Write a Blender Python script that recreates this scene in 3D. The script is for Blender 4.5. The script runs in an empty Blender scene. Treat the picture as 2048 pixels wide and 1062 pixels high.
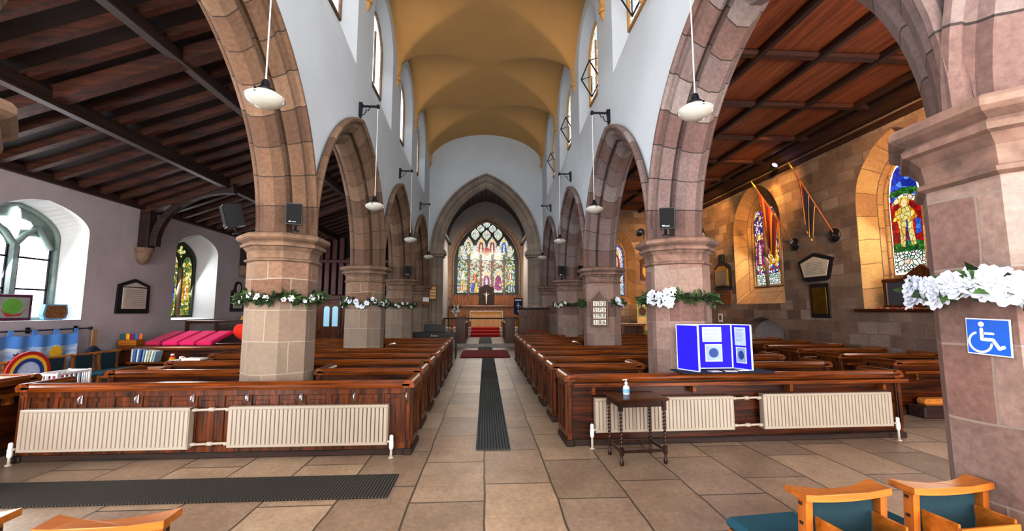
import bpy, math, random
from mathutils import Vector, Matrix
sc = bpy.context.scene
COL = sc.collection
PI = math.pi
R = random.Random(11)

# ------------------------------------------------------------------ colour / material helpers
def lin(c):
    c /= 255.0
    return c / 12.92 if c <= 0.04045 else ((c + 0.055) / 1.055) ** 2.4
def H(h, a=1.0):
    h = h.lstrip('#')
    return (lin(int(h[0:2], 16)), lin(int(h[2:4], 16)), lin(int(h[4:6], 16)), a)

class NT:
    def __init__(s, name):
        s.m = bpy.data.materials.new(name); s.m.use_nodes = True
        s.t = s.m.node_tree; s.n = s.t.nodes; s.l = s.t.links
        s.b = s.n['Principled BSDF']
    def node(s, typ, **kw):
        nd = s.n.new(typ)
        for k, v in kw.items(): setattr(nd, k, v)
        return nd
    def link(s, a, b): s.l.new(a, b)
    def coord(s, which='UV', scale=(1, 1, 1), rot=(0, 0, 0)):
        tc = s.node('ShaderNodeTexCoord'); mp = s.node('ShaderNodeMapping')
        mp.inputs['Scale'].default_value = scale; mp.inputs['Rotation'].default_value = rot
        s.link(tc.outputs[which], mp.inputs['Vector']); return mp.outputs['Vector']
    def noise(s, vec, scale, detail=4, rough=.6, dist=0):
        nd = s.node('ShaderNodeTexNoise'); nd.inputs['Scale'].default_value = scale
        nd.inputs['Detail'].default_value = detail; nd.inputs['Roughness'].default_value = rough
        nd.inputs['Distortion'].default_value = dist
        s.link(vec, nd.inputs['Vector']); return nd.outputs['Fac']
    def ramp(s, fac, stops, interp='LINEAR'):
        nd = s.node('ShaderNodeValToRGB'); cr = nd.color_ramp; cr.interpolation = interp
        while len(cr.elements) < len(stops): cr.elements.new(0.5)
        for e, (p, c) in zip(cr.elements, stops): e.position = p; e.color = c
        s.link(fac, nd.inputs['Fac']); return nd.outputs['Color']
    def mix(s, fac, a, b, mode='MIX'):
        nd = s.node('ShaderNodeMix', data_type='RGBA', blend_type=mode)
        for sock, v in ((nd.inputs[0], fac), (nd.inputs[6], a), (nd.inputs[7], b)):
            if hasattr(v, 'is_output'): s.link(v, sock)
            else: sock.default_value = v
        return nd.outputs[2]
    def math(s, op, a, b=0.0):
        nd = s.node('ShaderNodeMath', operation=op)
        for sock, v in ((nd.inputs[0], a), (nd.inputs[1], b)):
            if hasattr(v, 'is_output'): s.link(v, sock)
            else: sock.default_value = v
        return nd.outputs[0]
    def bump(s, h, strength=.3, dist=.01):
        nd = s.node('ShaderNodeBump'); nd.inputs['Strength'].default_value = strength
        nd.inputs['Distance'].default_value = dist
        s.link(h, nd.inputs['Height']); s.link(nd.outputs['Normal'], s.b.inputs['Normal'])
    def col(s, c): s.link(c, s.b.inputs['Base Color'])
    def set(s, **kw):
        for k, v in kw.items(): s.b.inputs[k.replace('_', ' ')].default_value = v
        return s

def plain(name, c, rough=.6, metal=0., var=.12, scale=6, bump=.0):
    t = NT(name); v = t.coord('Object')
    f = t.noise(v, scale)
    c = H(c) if isinstance(c, str) else c
    d = tuple(x * (1 - var) for x in c[:3]) + (1,); e = tuple(min(1, x * (1 + var)) for x in c[:3]) + (1,)
    t.col(t.ramp(f, [(.3, d), (.7, e)])); t.set(Roughness=rough, Metallic=metal)
    if bump: t.bump(f, bump)
    return t.m

def wood(name, dark, light, axis='x', rough=.35, scale=1.0, contrast=(.35, .7)):
    t = NT(name)
    sx = {'x': (1.2, 22, 22), 'y': (22, 1.2, 22), 'z': (22, 22, 1.2)}[axis]
    v = t.coord('Object', tuple(k * scale for k in sx))
    f = t.noise(v, 1.0, 6, .65, .4)
    v2 = t.coord('Object', (1.3, 1.3, 1.3)); g = t.noise(v2, 1.5, 2)
    c = t.ramp(f, [(contrast[0], H(dark)), (contrast[1], H(light))])
    c = t.mix(t.math('MULTIPLY', g, .55), c, t.mix(1.0, c, (.35, .25, .2, 1), 'MULTIPLY'))
    t.col(c); t.set(Roughness=rough); t.bump(f, .08, .004)
    return t.m

def stone(name, cols, bw, bh, mortar='#b9b0a6', msize=.012, rough=.85, bump=.5, rot=0, smooth=.1, warp=.02, stain=.5, coordn='UV', offset=.5, damp=None):
    t = NT(name)
    uv = t.coord(coordn, (1, 1, 1), (0, 0, rot))
    # wobble the joints slightly
    w = t.node('ShaderNodeTexNoise'); w.inputs['Scale'].default_value = 1.7; t.link(uv, w.inputs['Vector'])
    sub = t.node('ShaderNodeVectorMath', operation='SUBTRACT'); t.link(w.outputs['Color'], sub.inputs[0]); sub.inputs[1].default_value = (.5, .5, .5)
    sc_ = t.node('ShaderNodeVectorMath', operation='SCALE'); t.link(sub.outputs[0], sc_.inputs[0]); sc_.inputs['Scale'].default_value = warp * 2
    ad = t.node('ShaderNodeVectorMath', operation='ADD'); t.link(uv, ad.inputs[0]); t.link(sc_.outputs[0], ad.inputs[1])
    b = t.node('ShaderNodeTexBrick'); t.link(ad.outputs[0], b.inputs['Vector'])
    b.offset = offset; b.squash = 1.0
    b.inputs['Color1'].default_value = (0, 0, 0, 1); b.inputs['Color2'].default_value = (1, 1, 1, 1); b.inputs['Mortar'].default_value = (.5, .5, .5, 1)
    b.inputs['Scale'].default_value = 1.0; b.inputs['Mortar Size'].default_value = msize; b.inputs['Mortar Smooth'].default_value = smooth
    b.inputs['Brick Width'].default_value = bw; b.inputs['Row Height'].default_value = bh
    n = len(cols)
    c = t.ramp(b.outputs['Color'], [(i / max(1, n - 1), H(k)) for i, k in enumerate(cols)])
    n1 = t.noise(uv, 2.2, 5, .65); n2 = t.noise(uv, 22, 4, .7)
    c = t.mix(t.ramp(n1, [(.35, (stain,) * 3 + (1,)), (.65, (0, 0, 0, 1))]), c, t.mix(1.0, c, (.62, .58, .56, 1), 'MULTIPLY'))
    c = t.mix(.35, c, t.ramp(n2, [(.3, (.25, .23, .22, 1)), (.7, (1, .97, .94, 1))]), 'SOFT_LIGHT')
    if damp:   # paler, greyer stone below a height on the shaft
        sx = t.node('ShaderNodeSeparateXYZ'); t.link(t.coord('Object'), sx.inputs[0])
        zz = t.math('ADD', sx.outputs['Z'], t.math('MULTIPLY', t.math('SUBTRACT', n1, .5), .12))
        f = t.ramp(zz, [(damp[0], (damp[2],) * 3 + (1,)), (damp[0] + .03, (0, 0, 0, 1))]) if damp[0] < 1 else t.ramp(t.math('MULTIPLY', zz, .4), [(damp[0] * .4 - .01, (damp[2],) * 3 + (1,)), (damp[0] * .4 + .01, (0, 0, 0, 1))])
        c = t.mix(f, c, t.mix(.5, H(damp[1]), c))
    c = t.mix(b.outputs['Fac'], c, H(mortar))
    t.col(c); t.set(Roughness=rough)
    h = t.math('SUBTRACT', t.math('MULTIPLY', n2, .35), b.outputs['Fac'])
    t.bump(h, bump, .015)
    return t.m

def glass(name, palette, scale, strength, lead=.035, white=.0, seed=0.0, dark='#0b0b0d'):
    """leaded stained glass lit from outside: voronoi quarries of colour with dark lead lines"""
    t = NT(name); v = t.coord('UV')
    if seed:
        mp = t.node('ShaderNodeMapping'); mp.inputs['Location'].default_value = (seed, seed * .7, 0); t.link(v, mp.inputs['Vector']); v = mp.outputs['Vector']
    vo = t.node('ShaderNodeTexVoronoi', voronoi_dimensions='2D', feature='F1'); vo.inputs['Scale'].default_value = scale; t.link(v, vo.inputs['Vector'])
    ve = t.node('ShaderNodeTexVoronoi', voronoi_dimensions='2D', feature='DISTANCE_TO_EDGE'); ve.inputs['Scale'].default_value = scale; t.link(v, ve.inputs['Vector'])
    sp = t.node('ShaderNodeSeparateColor'); t.link(vo.outputs['Color'], sp.inputs[0])
    n = len(palette)
    c = t.ramp(sp.outputs[0], [(i / n, H(k)) for i, k in enumerate(palette)], 'CONSTANT')
    g = t.noise(v, scale * 2.3, 3)
    c = t.mix(.5, c, t.ramp(g, [(.3, (.35, .35, .35, 1)), (.7, (1.3, 1.3, 1.3, 1))]), 'MULTIPLY')
    m = t.math('GREATER_THAN', ve.outputs['Distance'], lead)
    t.set(Base_Color=H(dark), Roughness=.25)
    t.link(c, t.b.inputs['Emission Color'])
    t.link(t.math('MULTIPLY', m, strength), t.b.inputs['Emission Strength'])
    return t.m

def glow(name, c, s):
    t = NT(name); t.set(Base_Color=H(c), Emission_Color=H(c), Emission_Strength=s, Roughness=.3); return t.m

# ------------------------------------------------------------------ mesh builder
class MB:
    def __init__(s): s.v = []; s.f = []; s.uv = []; s.mi = []; s.sm = []; s.M = Matrix.Identity(4)
    def add(s, pts):
        i = len(s.v); s.v += [tuple(s.M @ Vector(p)) for p in pts]; return i
    def face(s, pts, uv=None, mi=0, sm=False):
        i = s.add(pts); s._f(list(range(i, i + len(pts))), uv, mi, sm)
    def _f(s, idx, uv=None, mi=0, sm=False):
        if uv is None:
            P = [Vector(s.v[k]) for k in idx]
            n = Vector((0, 0, 0))
            for a in range(1, len(P) - 1): n += (P[a] - P[0]).cross(P[a + 1] - P[0])
            ax = max(range(3), key=lambda k: abs(n[k]))
            uv = [(p.y, p.z) if ax == 0 else (p.x, p.z) if ax == 1 else (p.x, p.y) for p in P]
        s.f.append(idx); s.uv.append(uv); s.mi.append(mi); s.sm.append(sm)
    def box(s, x0, x1, y0, y1, z0, z1, mi=0, c=0.0):
        if x0 > x1: x0, x1 = x1, x0
        if y0 > y1: y0, y1 = y1, y0
        if z0 > z1: z0, z1 = z1, z0
        if c <= 0:
            i = s.add([(x, y, z) for z in (z0, z1) for y in (y0, y1) for x in (x0, x1)])
            for q in ((0, 2, 3, 1), (4, 5, 7, 6), (0, 1, 5, 4), (2, 6, 7, 3), (0, 4, 6, 2), (1, 3, 7, 5)): s._f([i + k for k in q], None, mi)
            return
        c = min(c, (x1 - x0) / 2.01, (y1 - y0) / 2.01, (z1 - z0) / 2.01)
        lo = (x0, y0, z0); hi = (x1, y1, z1); idx = {}
        for sx in (0, 1):
            for sy in (0, 1):
                for sz in (0, 1):
                    sg = (sx, sy, sz)
                    for ax in range(3):
                        p = [(hi[k] if sg[k] else lo[k]) if k == ax else ((hi[k] - c) if sg[k] else (lo[k] + c)) for k in range(3)]
                        idx[sg, ax] = s.add([p])
        def fix(q, out):
            P = [Vector(s.v[k]) for k in q]
            n = (P[1] - P[0]).cross(P[2] - P[0])
            if n.dot(s.M.to_3x3() @ Vector(out)) < 0: q = q[::-1]
            s._f(q, None, mi)
        for ax in range(3):
            a, b = [k for k in range(3) if k != ax]
            for e in (0, 1):
                def sg(i, j): r = [0, 0, 0]; r[ax] = e; r[a] = i; r[b] = j; return tuple(r)
                o = [0, 0, 0]; o[ax] = 1 if e else -1
                fix([idx[sg(i, j), ax] for i, j in ((0, 0), (1, 0), (1, 1), (0, 1))], o)
            for i in (0, 1):
                for j in (0, 1):
                    def sg2(e): r = [0, 0, 0]; r[ax] = e; r[a] = i; r[b] = j; return tuple(r)
                    o = [0, 0, 0]; o[a] = 1 if i else -1; o[b] = 1 if j else -1
                    fix([idx[sg2(0), a], idx[sg2(1), a], idx[sg2(1), b], idx[sg2(0), b]], o)
        for sx in (0, 1):
            for sy in (0, 1):
                for sz in (0, 1):
                    g = (sx, sy, sz)
                    fix([idx[g, 0], idx[g, 1], idx[g, 2]], [1 if k else -1 for k in g])
    def grid(s, P, mi=0, sm=True, uvf=None, closed_u=False, flip=False):
        """P[i][j] points; u along i, v along j"""
        nu, nv = len(P), len(P[0])
        i0 = s.add([p for row in P for p in row])
        for i in range(nu if closed_u else nu - 1):
            for j in range(nv - 1):
                a, b = i, (i + 1) % nu
                q = [i0 + a * nv + j, i0 + b * nv + j, i0 + b * nv + j + 1, i0 + a * nv + j + 1]
                uv = None
                if uvf: uv = [uvf(i, j), uvf(i + 1, j), uvf(i + 1, j + 1), uvf(i, j + 1)]
                if flip: q = q[::-1]; uv = uv[::-1] if uv else None
                s._f(q, uv, mi, sm)
    def lathe(s, prof, n=16, cx=0, cy=0, mi=0, sm=True, a0=0.0, scale=(1, 1), cap=True, uv=True):
        P = []
        for k in range(n):
            a = a0 + 2 * PI * k / n
            P.append([(cx + r * math.cos(a) * scale[0], cy + r * math.sin(a) * scale[1], z) for r, z in prof])
        rr = max(r for r, z in prof)
        L = [0]
        for (r, z), (r2, z2) in zip(prof, prof[1:]): L.append(L[-1] + math.hypot(r2 - r, z2 - z))
        s.grid(P, mi, sm, (lambda i, j: (i * 2 * PI * rr / n, prof[0][1] + L[j])) if uv else None, True)
        if cap:
            if prof[0][0] > 1e-4: s.face([p[0] for p in P][::-1], None, mi)
            if prof[-1][0] > 1e-4: s.face([p[-1] for p in P], None, mi)
    def tube(s, path, r, n=8, mi=0, cap=True, sm=True):
        path = [Vector(p) for p in path]; m = len(path)
        rs = r if isinstance(r, (list, tuple)) else [r] * m
        ref = None; rings = []
        for k, p in enumerate(path):
            d = (path[min(k + 1, m - 1)] - path[max(k - 1, 0)])
            d = d.normalized() if d.length > 1e-9 else Vector((0, 0, 1))
            if ref is None:
                ref = Vector((0, 0, 1)) if abs(d.z) < .9 else Vector((1, 0, 0))
            u = d.cross(ref).normalized(); w = u.cross(d).normalized(); ref = w
            rings.append([tuple(p + (u * math.cos(2 * PI * j / n) + w * math.sin(2 * PI * j / n)) * rs[k]) for j in range(n)])
        P = [[rings[k][j] for k in range(m)] for j in range(n)]
        s.grid(P, mi, sm, None, True, True)
        if cap: s.face(rings[0], None, mi); s.face(rings[-1][::-1], None, mi)
    def prism(s, poly, f0, f1, mi=0, caps=True, sm=False):
        """poly: 2D points; f0,f1 map (a,b) -> 3D for the two ends"""
        A = [f0(a, b) for a, b in poly]; B = [f1(a, b) for a, b in poly]; n = len(poly)
        for k in range(n):
            s.face([A[k], A[(k + 1) % n], B[(k + 1) % n], B[k]], None, mi, sm)
        if caps: s.face(A[::-1], None, mi); s.face(B, None, mi)
    def ext_x(s, poly, x0, x1, mi=0): s.prism(poly, lambda a, b: (x0, a, b), lambda a, b: (x1, a, b), mi)
    def ext_y(s, poly, y0, y1, mi=0): s.prism(poly, lambda a, b: (a, y0, b), lambda a, b: (a, y1, b), mi)
    def ext_z(s, poly, z0, z1, mi=0): s.prism(poly, lambda a, b: (a, b, z0), lambda a, b: (a, b, z1), mi)
    def mesh(s, name, mats):
        me = bpy.data.meshes.new(name); me.from_pydata(s.v, [], s.f); me.update()
        ul = me.uv_layers.new(name='UVMap').data
        k = 0
        for fi, p in enumerate(me.polygons):
            p.material_index = s.mi[fi]; p.use_smooth = s.sm[fi]
            for u in s.uv[fi]: ul[k].uv = u; k += 1
        for m in (mats if isinstance(mats, (list, tuple)) else [mats]): me.materials.append(m)
        return me
    def build(s, name, mats, parent=None, label=None, cat=None, group=None, kind=None):
        o = bpy.data.objects.new(name, s.mesh(name, mats)); COL.objects.link(o)
        if parent: o.parent = parent
        return tag(o, label, cat, group, kind)

def tag(o, label=None, cat=None, group=None, kind=None):
    if label: o['label'] = label
    if cat: o['category'] = cat
    if group: o['group'] = group
    if kind: o['kind'] = kind
    return o
def empty(name, loc, rz=0, label=None, cat=None, group=None, kind=None, parent=None, rot=None):
    o = bpy.data.objects.new(name, None); COL.objects.link(o)
    o.location = loc; o.rotation_euler = rot if rot else (0, 0, rz); o.empty_display_size = .05
    if parent: o.parent = parent
    return tag(o, label, cat, group, kind)
KIDS = {}
def copy_tree(o, parent=None, label=None, cat=None, group=None):
    c = o.copy(); COL.objects.link(c)
    if parent: c.parent = parent
    for ch in [k for k in bpy.data.objects if k.parent == o]: copy_tree(ch, c)
    return tag(c, label, cat, group)
def text(body, size, mat, parent, loc, rot, name='lettering', ext=.001, align='CENTER'):
    cu = bpy.data.curves.new(name, 'FONT'); cu.body = body; cu.size = size; cu.extrude = ext
    cu.align_x = align; cu.align_y = 'CENTER'; cu.materials.append(mat)
    tmp = bpy.data.objects.new(name, cu); COL.objects.link(tmp)
    bpy.context.view_layer.update()
    me = bpy.data.meshes.new_from_object(tmp.evaluated_get(bpy.context.evaluated_depsgraph_get()))
    bpy.data.objects.remove(tmp); bpy.data.curves.remove(cu)
    o = bpy.data.objects.new(name, me); COL.objects.link(o); o.parent = parent; o.location = loc; o.rotation_euler = rot
    return o

# ------------------------------------------------------------------ arches
def arch_pts(yc, a, zs, c, n=14):
    """pointed arch, springing half-width a at height zs, arcs centred c beyond the middle; left to right"""
    Rr = a + c; tm = math.acos(c / Rr); out = []
    for k in range(n + 1):
        th = tm * k / n; out.append((yc - (Rr * math.cos(th) - c), zs + Rr * math.sin(th)))
    return out + [(2 * yc - y, z) for y, z in out[-2::-1]]
def outline(yc, a, zb, zs, c, n=14, rise=None):
    P = arch_pts(yc, a, zs, c, n)
    if rise: P = [(y, zs + (z - zs) * rise / math.sqrt((a + c) ** 2 - c * c)) for y, z in P]
    return [(yc - a, zb)] + P + [(yc + a, zb)]
def interp(pts, y):
    for (y0, z0), (y1, z1) in zip(pts, pts[1:]):
        if y0 - 1e-6 <= y <= y1 + 1e-6 and y1 - y0 > 1e-9: return z0 + (z1 - z0) * (y - y0) / (y1 - y0)
    return None
def wall_panel(mb, mf, a0, a1, zb, zt, holes, mi=0, step=1.0):
    """flat wall in plane mf(a,z,0); holes = outlines [(a,z)...] (bottom-left, arch, bottom-right)"""
    ys = {round(a0, 5), round(a1, 5)}
    k = a0
    while k < a1: ys.add(round(k, 5)); k += step
    for h in holes:
        for a, z in h: ys.add(round(min(max(a, a0), a1), 5))
    ys = sorted(ys)
    for y0, y1 in zip(ys, ys[1:]):
        if y1 - y0 < 1e-5: continue
        ym = (y0 + y1) / 2
        hs = []
        for h in holes:
            if h[0][0] < ym < h[-1][0]:
                top = h[1:-1]
                hs.append((h[0][1], interp(top, y0), interp(top, y1)))
        hs.sort()
        b0 = b1 = zb
        for hb, t0, t1 in hs:
            if hb > b0 + 1e-6: mb.face([mf(y0, b0, 0), mf(y1, b1, 0), mf(y1, hb, 0), mf(y0, hb, 0)], [(y0, b0), (y1, b1), (y1, hb), (y0, hb)], mi)
            b0, b1 = t0, t1
        mb.face([mf(y0, b0, 0), mf(y1, b1, 0), mf(y1, zt, 0), mf(y0, zt, 0)], [(y0, b0), (y1, b1), (y1, zt), (y0, zt)], mi)
def reveal(mb, mf, o1, o2, d, mi=0, sill_mi=None):
    """splayed reveal between outline o1 on the wall face and o2 at depth d"""
    L = 0
    for k in range(len(o1) - 1):
        p, q, r_, t = mf(*o1[k], 0), mf(*o1[k + 1], 0), mf(*o2[k + 1], d), mf(*o2[k], d)
        l2 = L + math.hypot(o1[k + 1][0] - o1[k][0], o1[k + 1][1] - o1[k][1])
        mb.face([p, q, r_, t], [(L, 0), (l2, 0), (l2, d), (L, d)], mi); L = l2
    mb.face([mf(*o1[-1], 0), mf(*o1[0], 0), mf(*o2[0], d), mf(*o2[-1], d)], None, mi if sill_mi is None else sill_mi)
def plate(mb, mf, pts, d, mi=0):
    mb.face([mf(a, z, d) for a, z in pts], [(a, z) for a, z in pts], mi)
def slab(mb, mf, pts, d0, d1, mi=0):
    """thick shape with outline pts from depth d1 (back) to d0 (front)"""
    n = len(pts)
    plate(mb, mf, pts, d0, mi)
    for k in range(n):
        (a, z), (b, y) = pts[k], pts[(k + 1) % n]
        mb.face([mf(a, z, d0), mf(b, y, d0), mf(b, y, d1), mf(a, z, d1)], None, mi)
def circ(a, z, ra, rz=None, n=16): return [(a + ra * math.cos(2 * PI * k / n), z + (rz or ra) * math.sin(2 * PI * k / n)) for k in range(n)]

# ------------------------------------------------------------------ materials
PINK = ['#775c4c', '#866a58', '#817061', '#927866', '#7b6150', '#968371']
m_shaft = stone('pink_sandstone', PINK, .62, .40, '#a49a8c', .006, bump=.4, warp=.03, stain=.7, damp=(1.70, '#9b958a', .8))
m_shaftR = stone('red_sandstone', ['#7c625c', '#91756d', '#8d8079', '#9a837c', '#735a55', '#a1918a'], .62, .36, '#8f837c', .006, bump=.5, warp=.03, stain=.7)
m_arch = stone('arch_stone', ['#816955', '#6c5545', '#8e7865', '#775f4c', '#978470'], .40, 3.0, '#463a31', .007, bump=.3, warp=.004, offset=0)
m_archR = stone('arch_stone_grey', ['#857877', '#735d59', '#979090', '#7d645d', '#a29b99'], .42, 3.0, '#3e3634', .007, bump=.4, warp=.004, offset=0)
m_cap = plain('capital_stone', '#806a58', .85, var=.3, scale=7, bump=.4)
m_capR = plain('capital_stone_red', '#80695f', .85, var=.38, scale=7, bump=.55)
m_paleStone = stone('chancel_stone', ['#8f867c', '#a0968a', '#9a8c80', '#877b70', '#aaa196'], .38, 3.0, '#6c635b', .006, bump=.3, warp=.004, offset=0)
m_rubble = stone('rubble_wall', ['#6d574b', '#8a7163', '#7b665c', '#95806f', '#705a52', '#a08f86', '#826a5c', '#a8988e'], .5, .27, '#7d6e63', .012, bump=.9, warp=.035, stain=.75)
m_ashlar = stone('ashlar_reveal', ['#a38358', '#b39263', '#9a7a54', '#ad8f66'], .55, .36, '#6a5439', .008, bump=.3)
m_plaster = plain('white_plaster', '#c6cfd8', .9, var=.04, scale=1.2, bump=.06)
m_mauve = plain('mauve_plaster', '#bab2b8', .9, var=.10, scale=1.5, bump=.12)
m_sillwhite = plain('white_reveal', '#d6dadb', .85, var=.06, scale=2, bump=.08)
m_ochre = plain('ochre_vault', '#c39a5e', .9, var=.07, scale=.7, bump=.03)
m_floor = stone('flagstones', ['#8f7d6b', '#9f8a75', '#958373', '#ab9780', '#877665', '#b39f89', '#9a8470'], .95, .62, '#544839', .009, rough=.42, bump=.22, rot=PI / 2, warp=.02, stain=.6, offset=.37)
m_tiles = stone('chancel_tiles', ['#a8a29a', '#b4afa8', '#9c9690'], .4, .4, '#7b746c', .008, rough=.35, bump=.1, warp=.0, offset=0)
W_D, W_L = '#230a03', '#7a3610'
m_wood = wood('pew_oak', W_D, W_L, 'x', .28, 1.0, (.4, .78))
m_woody = wood('pew_oak_lengthwise', W_D, W_L, 'y', .28)
m_woodz = wood('pew_oak_upright', '#220a03', '#86430f', 'z', .32)
m_woodlt = wood('golden_oak_cap', '#4a1e07', '#a35a1c', 'x', .25)
m_woodlty = wood('golden_oak_cap_end', '#4a1e07', '#a8622a', 'y', .25)
m_dark = wood('dark_roof_timber', '#140906', '#452518', 'x', .6)
m_darky = wood('dark_roof_timber_lengthwise', '#160b06', '#46281a', 'y', .6)
m_boards = wood('roof_boards', '#0e0604', '#2c140d', 'x', .7, .6)
m_rafter = wood('roof_rafters', '#220e07', '#5c2c17', 'x', .6)
m_brown = wood('brown_ceiling_board', '#7c381b', '#b5622f', 'y', .75, .5)
m_rib = wood('ceiling_rib', '#1e0e08', '#4a2414', 'y', .6)
m_ribx = wood('ceiling_cross_rib', '#33170d', '#6a3420', 'x', .6)
m_organ = wood('organ_red_wood', '#2a0c0a', '#5c201b', 'z', .4)
m_oakp = wood('warm_oak_panel', '#6a360f', '#bb7a34', 'z', .4)
m_black = plain('black_plastic', '#101114', .35, var=.05)
m_iron = plain('dark_iron', '#1a1b26', .5, .4)
m_steel = plain('polished_steel', '#c9ccd2', .2, 1.0, .03)
m_cream = plain('cream_enamel', '#a89d92', .35, var=.03, scale=2)
m_creamd = plain('cream_enamel_groove', '#8d8174', .5, var=.03)
m_white = plain('white_paint', '#e6e8ea', .5, var=.03)
m_paper = plain('paper', '#e2dfd6', .8, var=.04)
m_marble = plain('pale_marble', '#c9c3ba', .4, var=.08)
m_slate = plain('black_slate', '#17161b', .35, var=.1)
m_brass = plain('aged_brass', '#8a6a1c', .3, .85, .3, 5)
m_gold = plain('gilt', '#c49a3a', .35, .6, .1)
m_opal = plain('opal_glass', '#d5d6cf', .15, var=.03)
m_teal = plain('teal_fabric', '#13495a', .95, var=.12, scale=40, bump=.1)
m_teald = plain('dark_teal_fabric', '#10303a', .95, var=.12, scale=40, bump=.1)
m_chair = wood('honey_oak', '#8a4c12', '#b8742a', 'z', .35, .8)
m_chairx = wood('honey_oak_rail', '#945612', '#c07e2e', 'x', .35, .8)
m_red = plain('red_carpet', '#a3150f', .95, var=.12, scale=60, bump=.1)
m_maroon = plain('crimson_mat', '#8e0f14', .95, var=.1, scale=60, bump=.1)
m_leaf = plain('leaf_green', '#3c5a28', .6, var=.4, scale=20)
m_leafd = plain('dark_leaf', '#1d3318', .6, var=.3, scale=20)
m_petal = plain('white_petal', '#eceef0', .7, var=.04)
m_petalb = plain('bluish_white_petal', '#dfe6f2', .7, var=.06)
m_leadw = glow('clear_window_glass', '#f2f6ff', 3.0)
def striped(name, c1, c2, freq, axis='x', rough=.9, bump=.5):
    t = NT(name); v = t.coord('Object')
    w = t.node('ShaderNodeTexWave', wave_type='BANDS', bands_direction=axis.upper()); w.inputs['Scale'].default_value = freq
    w.inputs['Distortion'].default_value = .15
    t.link(v, w.inputs['Vector']); t.col(t.ramp(w.outputs['Fac'], [(.35, H(c1)), (.65, H(c2))])); t.set(Roughness=rough)
    t.bump(w.outputs['Fac'], bump, .006); return t.m
m_runner = striped('ribbed_rubber', '#23282b', '#4d5555', 9, 'x')
m_mat = striped('brush_mat', '#14110e', '#4a443b', 11, 'x')

# ------------------------------------------------------------------ the setting
NW, SW, EY = -7.75, 8.4, 18.2
NV = 2.45
COLY = [1.9, 5.98, 10.02, 14.0, 18.0]
def coly(s): return ([1.86] if s < 0 else [1.93]) + COLY[1:]
ARC = .66

def quad_obj(name, pts, m, **kw):
    mb = MB(); mb.face(pts); return mb.build(name, m, **kw)
mb = MB(); mb.face([(NW - .6, -3, 0), (SW + .6, -3, 0), (SW + .6, 19, 0), (NW - .6, 19, 0)])
mb.build('floor', m_floor, label='worn buff flagstone floor of the church', cat='floor', kind='structure')
mb = MB(); mb.box(-2.33, 2.33, 18.95, 27.2, 0, .15)
mb.build('floor_chancel', m_tiles, label='pale tiled chancel floor one step up beyond the big arch', cat='floor', kind='structure')

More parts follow.
